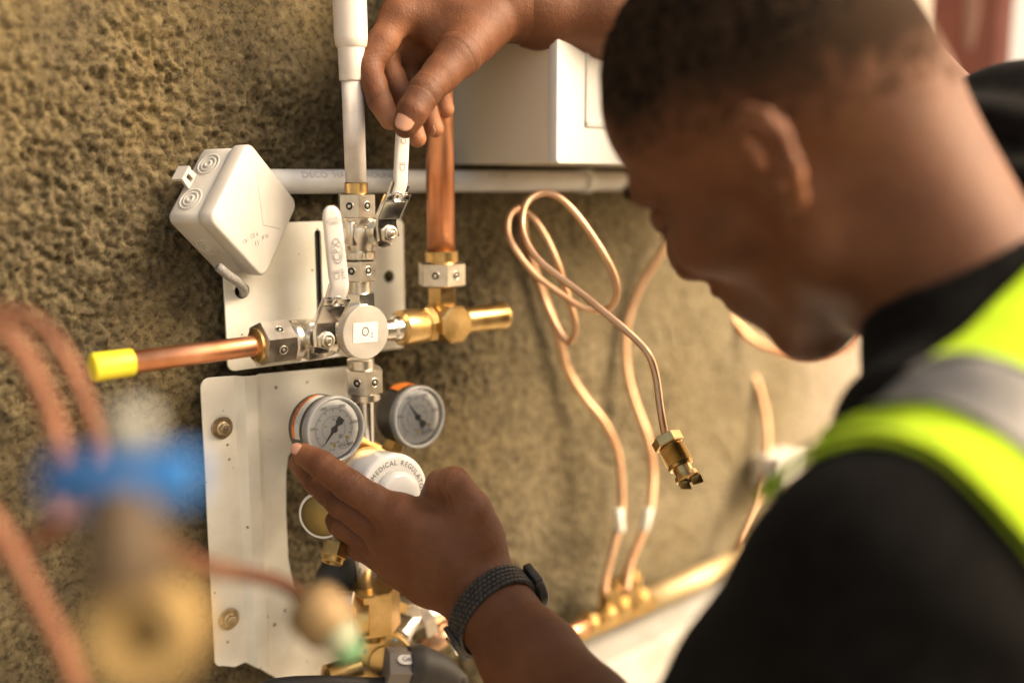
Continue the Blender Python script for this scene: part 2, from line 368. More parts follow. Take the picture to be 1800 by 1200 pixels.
# ------------------------------------------------------------------ noise
def vnoise(x, y, seed=0):
    rs = np.random.RandomState(seed); T = rs.rand(256, 256).astype(np.float32) * 2 - 1
    xi = np.floor(x).astype(int); yi = np.floor(y).astype(int); fx = x - xi; fy = y - yi
    fx = fx * fx * (3 - 2 * fx); fy = fy * fy * (3 - 2 * fy)
    a = T[xi & 255, yi & 255]; b = T[(xi + 1) & 255, yi & 255]; c = T[xi & 255, (yi + 1) & 255]; d = T[(xi + 1) & 255, (yi + 1) & 255]
    return (a * (1 - fx) + b * fx) * (1 - fy) + (c * (1 - fx) + d * fx) * fy
def fbm(x, y, oct_=4, seed=0, g=.5):
    s = 0; am = 1
    for o in range(oct_):
        s = s + am * vnoise(x * 2 ** o + 13.7 * o, y * 2 ** o + 7.1 * o, seed + o); am *= g
    return s
def vnoise3(p, f, seed=0):
    p = np.asarray(p) * f
    return (vnoise(p[:, 0] + p[:, 2] * .37, p[:, 1] + .61 * p[:, 2], seed) + vnoise(p[:, 1] - p[:, 0] * .23 + 31, p[:, 2] + .41 * p[:, 0], seed + 5)) * .6

# ------------------------------------------------------------------ the setting
gz = P0[2]
ground_z = 0.0
V = [(-60, -60, ground_z), (80, -60, ground_z), (80, 80, ground_z), (-60, 80, ground_z)]
gm = add_noise(mat('ground_mat', (.30, .26, .20), .9), 3, (.24, .20, .15), (.36, .32, .25), bump=.4, bscale=30, bdist=.01)
tag(obj('ground', V, [(0, 1, 2, 3)], gm, smooth=False), kind='structure')

S_END = 1.06           # the wall stops at the doorway
def axis_samples(lo, hi, step, olo, ohi, ostep):
    return np.concatenate([np.arange(olo, lo, ostep), np.arange(lo, hi, step), np.arange(hi, ohi, ostep), [ohi]])
ss = axis_samples(-.30, .80, .0017, -1.3, S_END, .02)
zz = axis_samples(-.42, .30, .0017, -P0[2] + .001, 1.15, .04)
A, B = np.meshgrid(ss, zz, indexing='ij')
wrp = fbm(A * 40, B * 40, 2, 77); lump = fbm(A * 290 + wrp * .4, B * 235 - wrp * .3, 2, 3, .6)
lump2 = fbm(A * 110 + 7, B * 95, 2, 9, .5)
patch = np.clip(fbm(A * 9 + 50, B * 7, 2, 61) + .6, .25, 1.3)
big = fbm(A * 14, B * 12, 3, 21)
calm = np.clip((A - .08) / .45, 0, 1) * .7
H = .0028 * np.sign(lump) * np.abs(lump) ** .9 * (1 - calm) * patch + .0009 * lump2 * (1 - calm * .5) + .0028 * big
crack = np.abs(fbm(A * 5 + 3, B * 9 + 5, 3, 40)); H -= .002 * np.exp(-(crack / .02) ** 2)
H = np.clip(H, -.006, .0075) - .003
inner = (A > -.31) & (A < .81) & (B > -.43) & (B < .31); H = np.where(inner, H, -.003 + .003 * big)
VV = P0 + A[..., None] * W + B[..., None] * Z + H[..., None] * N
ni, nj = A.shape; idx = np.arange(ni * nj).reshape(ni, nj)
Fq = np.stack([idx[:-1, :-1], idx[1:, :-1], idx[1:, 1:], idx[:-1, 1:]], -1).reshape(-1, 4)
# doors and thickness: a slab behind
wall_t = thing('wall', 'rough brown earthen rendered wall carrying the pipework', 'wall', tuple(L(0, -P0[2], 0)))
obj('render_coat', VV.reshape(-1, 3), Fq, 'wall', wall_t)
obj('wall_core', *box(L((-1.3 + S_END) / 2, (-P0[2] + 1.15) / 2, -.13), W, Z, N, (S_END + 1.3) / 2, (P0[2] + 1.15) / 2, .118), mat('core', (.5, .42, .32), .9), wall_t, smooth=False)
# red door frame at the wall's end, daylight beyond
df = thing('door_frame', 'red painted door frame at the end of the wall, smeared with plaster', 'door frame', tuple(L(S_END + .06, -P0[2], 0)))
pa = LP(1630, 150, 0)
dpos = at(1682, 60, 1.75); dax = nrm(RT - FW * .25); dax[2] = 0; dax = nrm(dax); dn = np.cross(dax, Z)
hw = .058
obj('jamb', *box(np.array([dpos[0], dpos[1], 1.25]) - dax * .03, dax, Z, dn, .085, 1.25, .05), 'red_paint', df, smooth=False)
obj('jamb_edge', *box(np.array([dpos[0], dpos[1], 1.25]) + dax * .0685 - dn * .06, dax, Z, dn, .0125, 1.25, .1), add_noise(mat('lit_edge_red', (.3, .12, .09), .5), 20, (.28, .10, .075), (.34, .14, .11)), df, smooth=False)  # red frame's lit edge: the light on it is put into the colour
mb = MB(); ctr = np.array([dpos[0], dpos[1], 0]) + dn * (.0505 if dn.dot(C0 - dpos) > 0 else -.0505)
pts = []
for i in range(28):
    q = 2 * math.pi * i / 28; pts.append((.012 * (1 + .2 * math.sin(3 * q)) * math.cos(q), .055 * math.sin(q) * (1 + .15 * math.cos(2 * q)) + .02 * (math.sin(q) > 0)))
fn = nrm(ctr - np.array([dpos[0], dpos[1], 0]))
zc = at(1700, 40, 1.7)[2]
V = [ctr + dax * (x + .012) + Z * (zc + y) + fn * .001 for x, y in pts] + [ctr + dax * (x * .8 + .012) + Z * (zc + y * .85) + fn * .0025 for x, y in pts]
mb.add(V, [(i, (i + 1) % 28, 28 + (i + 1) % 28, 28 + i) for i in range(28)] + [tuple(range(28, 56))]).build('plaster_smear', 'smear', df)
# outside: white wall standing in for the bright outdoors beyond the door
yw = obj('outdoor_backdrop', *box((5.2, 8.2, 1.6), np.array([1., 0, 0]), np.array([0, 1., 0]), Z, 4, .1, 1.6), add_noise(mat('outdoor_white', (.82, .82, .82), .8), 2, (.80, .80, .80), (.86, .86, .86)), smooth=False)
tag(yw, 'white wall standing in for the bright outdoors beyond the red door frame', 'wall')

# ------------------------------------------------------------------ cabinet above the conduit
cab = thing('wall_cabinet', 'pale wall cabinet with a panelled white front above the horizontal conduit', 'cabinet', tuple(L(.3, .134, 0)))
s0, zb = .142, .1345; cd = .125; cw = .36; ch = .36
obj('cabinet_body', *box(L(s0 + cw / 2, zb + ch / 2, cd / 2 - .002), W, Z, N, cw / 2, ch / 2, cd / 2 + .001), 'cabinet', cab, smooth=False)
mb = MB(); mb.add(*rbox(L(s0 + cw / 2, zb + ch / 2, cd + .006), W, Z, N, cw / 2 + .003, ch / 2 + .001, .005, .004)); mb.build('cabinet_door', mat('cab_front', (.80, .79, .76), .35), cab, auto=40)
mb = MB()
for (a, b_, c_, d_) in ((.03, .03, .33, .034), (.03, .03, .034, .33), (.326, .03, .33, .33)):
    mb.add(*box(L(s0 + (a + c_) / 2, zb + (b_ + d_) / 2, cd + .0118), W, Z, N, (c_ - a) / 2, (d_ - b_) / 2, .001))
mb.build('panel_moulding', mat('cab_line', (.62, .61, .58), .4), cab, smooth=False)

# ------------------------------------------------------------------ horizontal conduit with print
cn = .014; cz = .119; cr = .0098
mb = MB(); mb.add(*lathe([(0, cr * .9), (.0005, cr), (.75, cr), (.7505, cr * .9)], L(-.075, cz, cn), W, 32))
cond = mb.build('white_conduit', 'pvc'); tag(cond, 'white plastic conduit running level along the wall behind the valves', 'pipe')
tx = thing('conduit_clip', 'small white clip holding the level conduit under the cabinet', 'clip', tuple(L(.30, cz, 0)))
for (a, b_) in ((.1, .012),):
    mb = MB(); mb.add(*lathe([(-.006, cr * 1.12), (-.006, cr * 1.25), (.006, cr * 1.25), (.006, cr * 1.12)], L(.30, cz, cn), W, 24)); mb.build('clip_ring', 'pvc', tx)
    obj('clip_foot', *box(L(.30, cz, .003), W, Z, N, .006, .006, .004), 'pvc', tx, smooth=False)
mb = MB()
def conduit_map(s_, h, rr):
    q = h / rr; return L(s_, 0, 0) + Z * (cz + rr * math.sin(.55 + q)) + N * (cn + rr * math.cos(.55 + q))
Vt, Ft = text2d('DECO  HA33H  ROUND20', .0075)
mb.add([conduit_map(.018 + v[0] * 1.15, v[1], cr + .0002) for v in Vt], Ft)
mb.build('print', 'grey_ink', cond); mb = MB()
Vt, Ft = text2d('PVC 20', .007)
mb.add([conduit_map(.175 + v[0], v[1], cr + .0002) for v in Vt], Ft); mb.build('print', 'grey_ink', cond)

# ------------------------------------------------------------------ mounting plates
def arc(cx, cy, r, q0, q1, k=6): return [(cx + r * math.cos(R(q0 + (q1 - q0) * i / k)), cy + r * math.sin(R(q0 + (q1 - q0) * i / k))) for i in range(k + 1)]
def plate_mesh(outline, holes, n0, th, nf=None):
    """flat sheet with holes: fill by curve object converted to mesh"""
    cu = bpy.data.curves.new('pl', 'CURVE'); cu.dimensions = '2D'; cu.fill_mode = 'BOTH'; cu.extrude = th / 2 - .0004; cu.bevel_depth = .0004; cu.bevel_resolution = 1
    for pl in [outline] + holes:
        sp_ = cu.splines.new('POLY'); sp_.points.add(len(pl) - 1); sp_.use_cyclic_u = True
        for q, (x, y) in zip(sp_.points, pl): q.co = (x, y, 0, 1)
    o = bpy.data.objects.new('pl', cu); COL.objects.link(o)
    dg = bpy.context.evaluated_depsgraph_get(); me = o.evaluated_get(dg).to_mesh()
    V = np.array([v.co[:] for v in me.vertices]); Fc = [tuple(p.vertices) for p in me.polygons]
    o.evaluated_get(dg).to_mesh_clear(); bpy.data.objects.remove(o)
    return [L(v[0], v[1], n0 + v[2] + (nf(v[0], v[1]) if nf else 0)) for v in V], Fc
up = thing('upper_mounting_plate', 'cream steel plate behind the valves with a long black slot', 'plate', tuple(L(0, -.026, .008)))
a, b_, z0_, z1_ = -.098, .0715, -.027, .0865; r_ = .006
ol = arc(b_ - r_, z1_ - r_, r_, 0, 90) + arc(a + r_, z1_ - r_, r_, 90, 180) + arc(a + r_, z0_ + r_, r_, 180, 270) + arc(b_ - r_, z0_ + r_, r_, 270, 360)
slot = arc(-.0145, .077, .0033, 0, 180, 8) + arc(-.0145, .005, .0033, 180, 360, 8)
h1 = arc(-.0835, .035, .0065, 0, 360, 20)[:-1]; h2 = arc(.0555, .037, .0058, 0, 360, 20)[:-1]
obj('plate_sheet', *plate_mesh(ol, [slot, h1, h2], .013, .0022), 'plate', up, auto=50)
# dark strip set behind the slot to make it black, leaves the round holes open to the wall
obj('slot_backing', *box(L(-.0145, .041, .0095), W, Z, N, .006, .042, .0012), 'dark', up, smooth=False)
low = thing('lower_mounting_bracket', 'cream folded steel bracket bolted below the upper plate, cut out beside the regulator', 'bracket', tuple(L(-.1, -.27, .008)))
a = -.1195; zt = -.031; zb_ = -.268
# outline: left flange, cut-out on the right
def PX(px, py): s_, z_, _ = S(px, py, .010); return (s_, z_)
ol = arc(a + .007, zt - .007, .007, 90, 180) + arc(a + .006, zb_ + .006, .006, 180, 270, 5) + [PX(412, 1170), PX(430, 1162), PX(450, 1168), PX(486, 1190), PX(486, 1240), PX(600, 1230), PX(612, 1120), PX(575, 1100), PX(535, 1075), PX(512, 1030), PX(503, 980), PX(499, 900), PX(499, 830), PX(503, 800), PX(520, 775), PX(650, 760), PX(657, 640)]
ol = [tuple(p) for p in ol]
# subdivide long edges so that the folds bend the sheet
def fold(x, y):
    k = .0075
    f = lambda q, a_, b__: min(max((q - a_) / (b__ - a_), 0), 1)
    return k * f(x, -.092, -.087) - k * .7 * f(x, -.077, -.071) 
cu = plate_mesh(ol, [], .010, .002)
bmV = np.array(cu[0]); import bmesh
bm = bmesh.new(); vs = [bm.verts.new(v) for v in bmV]
for f in cu[1]:
    try: bm.faces.new([vs[i] for i in f])
    except ValueError: pass
for s_ in (-.092, -.0905, -.089, -.087, -.077, -.0755, -.073, -.071):
    g = bm.verts[:] + bm.edges[:] + bm.faces[:]
    bmesh.ops.bisect_plane(bm, geom=g, plane_co=Vector(L(s_, 0, 0)), plane_no=Vector(W))
bmesh.ops.triangulate(bm, faces=bm.faces[:])
bm.verts.ensure_lookup_table(); bm.faces.ensure_lookup_table()
V = np.array([v.co[:] for v in bm.verts]); bm.verts.index_update(); Fc = [tuple(v.index for v in f.verts) for f in bm.faces]; bm.free()
sv = (V - P0) @ W; V = V + np.array([fold(s_, 0) for s_ in sv])[:, None] * N
obj('bracket_sheet', V, Fc, 'plate', low, auto=35)
# bolts
def bolt(px, py, label):
    s_, z_, _ = S(px, py, .013); t = thing('bolt', label, 'bolt', tuple(L(s_, z_, .012)), 'bolts of the lower bracket')
    tl = nrm(N + .12 * Z)
    mb = MB(); mb.add(*lathe([(0, .0088), (.0010, .0090), (.0014, .0086), (.0014, .004)], L(s_, z_, .0118), N, 32)); mb.build('washer', 'zinc', t, auto=40)
    mb = MB(); mb.add(*lathe([(0, .0054), (.0012, .0054), (.0018, .0046)], L(s_, z_, .0134), N, 28)); mb.build('flange', 'zinc', t, auto=40)
    mb = MB(); mb.add(*hexn(.004, .0043, L(s_, z_, .0150), N, ph=.3)); mb.build('hex_head', 'zinc', t, auto=30)
    return t
b1 = bolt(391, 752, 'upper of the two brassy hex bolts in the left flange of the bracket'); 
mb = MB(); flat_text(mb, '4.8', .0032, L(S(391, 752, .013)[0], S(391, 752, .013)[1], .0192), W, Z); mb.build('head_marking', 'ink', b1)
bolt(403, 1088, 'lower of the two brassy hex bolts in the left flange of the bracket')

# ------------------------------------------------------------------ junction box
jb = thing('junction_box', 'grey white square junction box hanging askew by its cable', 'junction box', tuple(LP(440, 380, .08)))
Rb = np.array([[0.32541575, 0.25341954, 0.91097921], [-0.5220558, 0.85142295, -0.05036562], [-0.78839224, -0.45919222, 0.40936558]])
bx, by, bz = (camv(*Rb[:, i]) for i in range(3)); bc = camp(-.19454966, .09815722, .74962042)
def J(x, y, z): return bc + bx * x + by * y + bz * z
hs = .0368
obj('lid', *rbox(J(0, 0, -.004), bx, by, bz, hs, hs, .007, .0075, 6), 'box_plastic', jb, auto=60)
obj('body', *rbox(J(0, 0, -.0265), bx, by, bz, hs - .002, hs - .002, .0145, .006, 6), 'box_plastic', jb, auto=60)
def knock(c, ax, nor):
    mb = MB(); mb.add(*lathe([(0, .0098), (.0008, .0096), (.0008, .0084), (-.0001, .008), (.0001, .0068), (.0009, .0065), (.0009, .0054), (.0001, .005), (.0003, .0036), (.0013, .0033), (.0013, .002), (.0005, .0016)], c, nor, 32)); mb.build('knockout', 'box_plastic', jb)
for k in (-1, 1): knock(J(-hs + .0022, k * .0165, -.0265), None, -bx)
knock(J(0, -hs + .0022, -.0265), None, -by); knock(J(0, hs - .0022, -.0265), None, by)
# slotted ear
e0 = J(-hs + .004, .0, -.034)
eo = []
V, Fc = [], []
o_ = [(-.0, -.007), (-.010, -.006), (-.012, -.004), (-.012, .004), (-.010, .006), (0, .007)]
i_ = [(-.003, -.002), (-.009, -.002), (-.0095, -.001), (-.0095, .001), (-.009, .002), (-.003, .002)]
for zz_ in (-.0012, .0012):
    for p in (o_, i_):
        V += [e0 + bx * x + by * y + bz * zz_ for x, y in p]
for i in range(6):
    j = (i + 1) % 6
    Fc += [(i, j, 6 + j, 6 + i), (12 + i, 18 + i, 18 + j, 12 + j), (i, 12 + i, 12 + j, j), (6 + i, 6 + j, 18 + j, 18 + i)]
obj('ear', V, Fc, 'box_plastic', jb, smooth=False)
obj('ear', *box(e0 + bx * -.0112 - bz * .003, bx, by, bz, .0012, .0062, .005), 'box_plastic', jb, smooth=False)
mb = MB()
def gl(x0, y0, x1, y1, w=.00022):
    p = J(x0, y0, .0031); q = J(x1, y1, .0031); d = nrm(q - p); s_ = np.cross(bz, d) * w
    mb.add([p - s_, q - s_, q + s_, p + s_], [(0, 1, 2, 3)])
gl(-.017, .023, .012, -.004); gl(.012, -.004, .030, .006); gl(-.020, .012, -.012, .003); gl(-.012, .003, -.012, -.002)
mb.build('lid_moulding', mat('moulding', (.22, .21, .20), .6), jb)
mb = MB(); dx = nrm(bx * .6 + by * .75); dy = np.cross(bz, dx)
for (s_, x, y, q) in (('CE 4', .008, -.017, .0045), ('IP 55', .019, -.010, .004), ('11', .014, -.020, .006), ('CB', .002, -.027, .004)):
    flat_text(mb, s_, q, J(x, y, .0032), dx, dy)
mb.build('moulded_marks', mat('moulding2', (.16, .155, .15), .6), jb)
cbl = MB(); cbl.add(*tube([LP(385, 470, .044), LP(400, 483, .040), LP(416, 494, .033), LP(427, 506, .024), LP(428, 518, .010), LP(424, 528, -.008)], .0035, 14, 6))
tag(cbl.build('grey_cable', 'cable'), 'short grey cable from the junction box into a hole of the plate', 'cable')

# ------------------------------------------------------------------ vertical white supply pipe
def stack(px, py, n=.065): return LP(px, py, n)
sx = -.0095        # axis of the vertical stack
def SZ(py): return S(634, py, .065)[2 - 1]
def V_(z, s=sx): return L(s, z, .065)
def cyl(parent, name, z0, z1, r, m, kind='round', s=sx, ph=0, ch=None, **k):
    mb = MB(); h = z1 - z0
    if kind == 'hex': mb.add(*hexn(h, r, V_(z0, s), Z, hint=N, ph=ph))
    else:
        c_ = ch if ch is not None else min(.0008, h * .2); mb.add(*lathe([(0, r - c_), (c_, r), (h - c_, r), (h, r - c_)], V_(z0, s), Z, 40))
    return mb.build(name, m, parent, auto=35, **k)
zt = {p: SZ(p) for p in (322, 340, 383, 440, 455, 493, 513, 535, 632, 648, 690, 700, 790)}
pw = thing('white_supply_pipe', 'upright white painted pipe with a wide coupling above the top valve', 'pipe', tuple(V_(zt[322])))
lean = nrm(LP(616, 40, .065) - V_(zt[322]))
pb = V_(zt[322] - .002)
def px_len(py): return (LP(618, py, .065) - pb).dot(lean)
mb = MB(); mb.add(*lathe([(0, .0082), (px_len(140), .0086)], pb, lean, 36)); mb.build('lower_tube', 'pipe_paint', pw)
mb = MB(); t0 = px_len(140); mb.add(*lathe([(t0 - .001, .0096), (t0, .0100), (px_len(85), .0104), (px_len(82), .0118), (px_len(66), .0128), (px_len(-200), .0128)], pb, lean, 36)); mb.build('coupling', 'pipe_paint', pw, auto=40)

# ------------------------------------------------------------------ ball valves
def handle(parent, pivot, kink1, kink2, top, wside, gw0, gw1, prints, stemdir=N):
    nd = N
    # metal blade
    blade = sweep([pivot - nd * .0, kink1, kink1 * .45 + kink2 * .55, kink2 + (top - kink2) * .06], [.0088, .0082, .0080, .0080], [.0012] * 4, wside, 16, 6, 4)
    mb = MB(); mb.add(*blade); mb.build('lever_blade', 'chrome', parent, auto=40)
    # sliding lock clasp on the blade
    mid = kink1 * .55 + kink2 * .45; ax = nrm(kink2 - kink1); nn = nrm(np.cross(ax, wside)); nn = nn if nn.dot(N) > 0 else -nn
    mb = MB()
    for s_ in (-1, 1): mb.add(*rbox(mid + nn * .001 + nrm(wside) * s_ * .0092, ax, nn, nrm(wside), .010, .0030, .0006, .0008))
    for s_ in (-1, 1): mb.add(*rbox(mid + nn * .0036 + nrm(wside) * s_ * .0068 + ax * .008, nrm(wside), ax, nn, .0028, .0022, .0006, .0006))
    mb.add(*rbox(mid + nn * .0030 - ax * .003, nrm(wside), ax, nn, .0088, .0070, .0005, .001)); mb.build('locking_clasp', 'chrome', parent, auto=40)
    mb = MB(); mb.add(*lathe([(0, .0042), (.0006, .0043), (.0008, .0036), (.0002, .0034)], mid + nn * .0024 + ax * .008, nn, 24)); mb.build('lock_ring', 'chrome', parent)
    # grip
    d = top - kink2; P = [kink2 - nrm(d) * .001, kink2 + d * .04, kink2 + d * .18, kink2 + d * .30, kink2 + d * .62, kink2 + d * .86, kink2 + d * .95, kink2 + d * .99, kink2 + d * 1.0]
    P[0] = kink2 - nrm(kink2 - kink1) * .006; 
    A_ = [gw0 * .94, gw0 * .97, gw0, gw0, (gw0 + gw1) / 2, gw1, gw1 * .8, gw1 * .45, gw1 * .12]; B_ = [.0026, .0031, .0033, .0033, .0033, .0031, .0027, .002, .0008]
    mb = MB(); mb.add(*sweep(P, A_, B_, wside, 28, 3.2, 6)); g = mb.build('grip', 'grip', parent, auto=70)
    u = nrm(d); w_ = nrm(wside - u * np.dot(wside, u)); nn = np.cross(w_, u); nn = nn if nn.dot(N) > 0 else -nn
    mb = MB()
    for (s_, f, sz_, rot90, off) in prints:
        c_ = kink2 + d * f + nn * .0035 + w_ * off
        if rot90: flat_text(mb, s_, sz_, c_, u, -w_)
        elif s_ == 'oval':
            V = []; 
            for i in range(36):
                q = 2 * math.pi * i / 36
                for rr in (1, .9): V.append(c_ + u * sz_ * math.cos(q) * rr + w_ * sz_ * .42 * math.sin(q) * rr)
            mb.add(V, [(2 * i, 2 * ((i + 1) % 36), 2 * ((i + 1) % 36) + 1, 2 * i + 1) for i in range(36)])
        else: flat_text(mb, s_, sz_, c_, w_, u)
    mb.build('grip_print', 'grey_ink', g, smooth=False)
    return g
def stem(parent, base, n0, n1):
    """stem from the body axis outwards along N, ending in nut and threaded stud"""
    b0 = base; q = n1 - n0
    mb = MB(); mb.add(*lathe([(.008, .0102), (q * .55, .0098), (q * .6, .0085), (q * .75, .008)], b0, N, 32)); mb.build('stem_boss', 'nickel', parent, auto=40)
    mb = MB(); mb.add(*hexn(.0055, .0078, b0 + N * (q - .001), N, ph=.2)); mb.build('stem_nut', 'nickel', parent, auto=30)
    mb = MB(); mb.add(*lathe([(0, .0055), (.0022, .0055), (.0026, .0050), (.0026, .0034), (.0016, .0032), (.0016, .0022), (.0034, .0022), (.0036, .0018), (.0036, .0008), (.002, .0006)], b0 + N * (q + .0045), N, 32)); mb.build('threaded_stud', 'nickel', parent, auto=40)
    # stop plate with tab
    mb = MB(); c_ = b0 + N * (q - .0035); mb.add(*rbox(c_ - Z * .001, W, Z, N, .0070, .0095, .0007, .002)); mb.add(*rbox(c_ - Z * .0105 - N * .004 + W * .001, W, N, Z, .0055, .0045, .0007, .001)); mb.build('stop_plate', 'chrome', parent, auto=40)
def nutholes(parent, c, ax, r, rr, k=(0, 1), hint=N, ph=0, m='nickel'):
    """screw holes centred on the flats of a hexagon with corner radius r"""
    a_, u, v = basis(ax, hint)
    for i in range(6):
        q = ph + math.pi / 6 + i * math.pi / 3; d = u * math.cos(q) + v * math.sin(q)
        p = c + d * (r * math.cos(math.pi / 6) + .0001)
        if d.dot(C0 - p) > 0.25 * np.linalg.norm(C0 - p): hole(parent, p, d, rr, m)

tv = thing('top_ball_valve', 'upright nickel ball valve whose lever the raised hand pinches', 'valve', tuple(V_(zt[455])))
cyl(tv, 'brass_ring', zt[340] - .001, zt[322] + .0005, .0092, 'brass', 'round')
cyl(tv, 'hex_nut', zt[383], zt[340], .0155, 'nickel', 'hex', ph=.57); nutholes(tv, V_((zt[340] + zt[383]) / 2), Z, .0155, .0031, ph=.57)
mb = MB(); h = zt[383] - zt[455]
mb.add(*lathe([(0, .0130), (.002, .0136), (h * .18, .0136), (h * .22, .0115), (h * .3, .0125), (h * .55, .0150), (h * .78, .0140), (h * .82, .0120), (h * .9, .0138), (h + .0005, .0138)], V_(zt[455]), Z, 44)); mb.build('valve_body', 'nickel', tv, auto=35)
mb = MB(); zc_ = (zt[383] + zt[440]) / 2
mb.add(*rbox(V_(zc_ + .001) - N * .001, W, N, Z, .0135, .0118, .0095, .003)); mb.build('body_block', 'nickel', tv, auto=40)
mb = MB(); mb.add(*lathe([(0, .0128), (.0008, .0140), (.0055, .0140), (.0063, .0128)], V_(zt[455]), Z, 72, bump=lambda i, t: 1 - .035 * ((i // 3) % 2))); mb.build('collar', 'nickel', tv, auto=30)
tvs = L(*S(687, 410, .098)); base = L(S(687, 410, .098)[0], S(687, 410, .098)[1], .065)
stem(tv, base, .065, .093)
wsd = nrm(W + N * .25)
k1, k2, tp = LP(679, 388, .0965), LP(703, 330, .104), LP(709, 205, .106)
handle(tv, tvs - N * .003 - Z * .004, k1, k2, tp, wsd, .0054, .0051, [('CE', .30, .006, True, 0), ('CPX', .72, .006, True, 0)])

hv = thing('left_ball_valve', 'level nickel ball valve with its white lever standing upright', 'valve', tuple(L(-.07, 0, .065)))
def H_(s, n=.065, z=0.): return L(s, z, n)
def hcyl(parent, name, s0, s1, prof, m, kind='round', seg=44, z=0., **k):
    mb = MB(); h = s1 - s0
    if kind == 'hex': mb.add(*hexn(h, prof, H_(s0, z=z), W, hint=Z, ph=k.get('ph', 0)))
    else: mb.add(*lathe([(t * h, r) for t, r in prof], H_(s0, z=z), W, seg))
    return mb.build(name, m, parent, auto=35)
ps = lambda px, py=600: S(px, py, .065)[0]
s_a, s_b, s_c, s_d, s_e = ps(448), ps(472), ps(512), ps(548), ps(600)
hcyl(hv, 'brass_sleeve', s_a - .001, s_a + .004, [(0, .0105), (.2, .0125), (.6, .0130), (1, .0128)], 'brass')
hcyl(hv, 'hex_nut', s_a + .002, s_c - .003, .0178, 'nickel', 'hex', ph=.2); nutholes(hv, H_((s_a + s_c) / 2), W, .0178, .0029, hint=Z, ph=.2)
hcyl(hv, 'union_collar', s_c - .003, s_c + .004, [(0, .0150), (.2, .0162), (.8, .0162), (1, .0145)], 'nickel', seg=60)
hcyl(hv, 'valve_body', s_c + .003, s_e, [(0, .0130), (.15, .0130), (.2, .0150), (.5, .0158), (.72, .0150), (.78, .0128), (1, .0128)], 'nickel')
mb = MB(); mb.add(*rbox(H_((s_c + s_d) / 2 + .006), W, Z, N, .0085, .0145, .0125, .003)); mb.build('body_block', 'nickel', hv, auto=40)
hcyl(hv, 'body_hex', s_d + .003, s_d + .012, .0172, 'nickel', 'hex', ph=.3)
pv = S(577, 598, .098); base = L(pv[0], pv[1], .065); stem(hv, base, .065, .092)
handle(hv, L(*pv) - N * .004 - Z * .004, LP(571, 570, .0965), LP(597, 510, .108), LP(581, 362, .113), wsd, .0071, .0067,
       [('CPX', .48, .0075, True, 0), ('oval', .48, .0095, False, 0), ('CE', .20, .0062, True, -.0018), ('2797', .20, .0040, True, .0030), ('CLOSE', .86, .0026, False, 0), ('OPEN', .80, .0026, False, 0), ('+-----+', .83, .004, False, 0), ('oxygen medical valve', .48, .0018, True, .0048)])

# capped copper pipe on the left
cp = thing('capped_copper_pipe', 'straight copper stub pipe with a yellow end cap, sticking out left', 'pipe', tuple(H_(-.2)))
s_l = S(150, 645, .065)[0]
zl = S(185, 643, .065)[1]; a0 = H_(s_a, z=0); a1 = L(s_l + .004, zl, .065); ax = nrm(a1 - a0)
mb = MB(); mb.add(*lathe([(-.006, .0076), (0, .0077), (np.linalg.norm(a1 - a0) - .003, .0077)], a0, ax, 36)); mb.build('copper_tube', 'copper', cp)
mb = MB(); ln = np.linalg.norm(a1 - a0); mb.add(*lathe([(ln - .0265, .0078), (ln - .0265, .0093), (ln - .002, .0096), (ln - .0005, .0090), (ln, .0075), (ln + .0002, .0)], a0, ax, 36)); mb.build('end_cap', 'yellow_cap', cp, auto=50)

# ------------------------------------------------------------------ central oxygen block
ob = thing('oxygen_block', 'nickel cross block with a round face labelled O2 between the valves', 'pipe fitting', tuple(V_(zt[648])))
cyl(ob, 'hex_union', zt[493], zt[455] - .0005, .0148, 'nickel', 'hex', ph=.57); nutholes(ob, V_((zt[455] + zt[493]) / 2), Z, .0148, .0031, ph=.57)
cyl(ob, 'neck', zt[513] - .001, zt[493] + .0005, .0098, 'nickel'); cyl(ob, 'collar', zt[535] - .002, zt[513], .0135, 'chrome', 'hex', ph=.5)
oc = L(*S(644, 584, .088)); oc0 = oc - N * .034
mb = MB(); mb.add(*lathe([(0, .019), (.002, .0215), (.022, .0222), (.025, .0208)], oc0, N, 8, ph=.39)); mb.build('block_body', 'nickel', ob, auto=25)
mb = MB(); mb.add(*lathe([(.0245, .0207), (.0335, .0210), (.034, .0206), (.0341, .0)], oc0, N, 64)); mb.build('face_disc', add_noise(mat('face_nickel', (.7, .66, .6), .38, .6), 60, (.62, .58, .51), (.70, .66, .59), rough=(.38, .5)), ob, auto=40)
lab = obj('paper_label', *box(oc + N * .0003 - W * .001, nrm(W + Z * -.04), nrm(Z + W * .04), N, .0112, .0078, .00012), 'label', ob, smooth=False)
mb = MB(); flat_text(mb, 'O', .0105, oc + N * .0005 - W * .0012 + Z * .0004, W, Z, .85); flat_text(mb, '2', .0055, oc + N * .0005 + W * .0046 - Z * .0026, W, Z); mb.build('lettering', 'ink', ob, smooth=False)
cyl(ob, 'lower_neck', zt[648], zt[632] + .001, .0108, 'nickel'); 
hcyl(ob, 'side_neck', s_e - .003, sx, [(0, .0125), (1, .0125)], 'nickel')
s_r0 = sx + .018; s_r1 = ps(722, 578)
hcyl(ob, 'side_outlet', s_r0 - .004, s_r1, [(0, .0088), (.45, .0088), (.5, .0105), (.7, .0105), (.72, .0085), (1, .0085)], 'chrome')

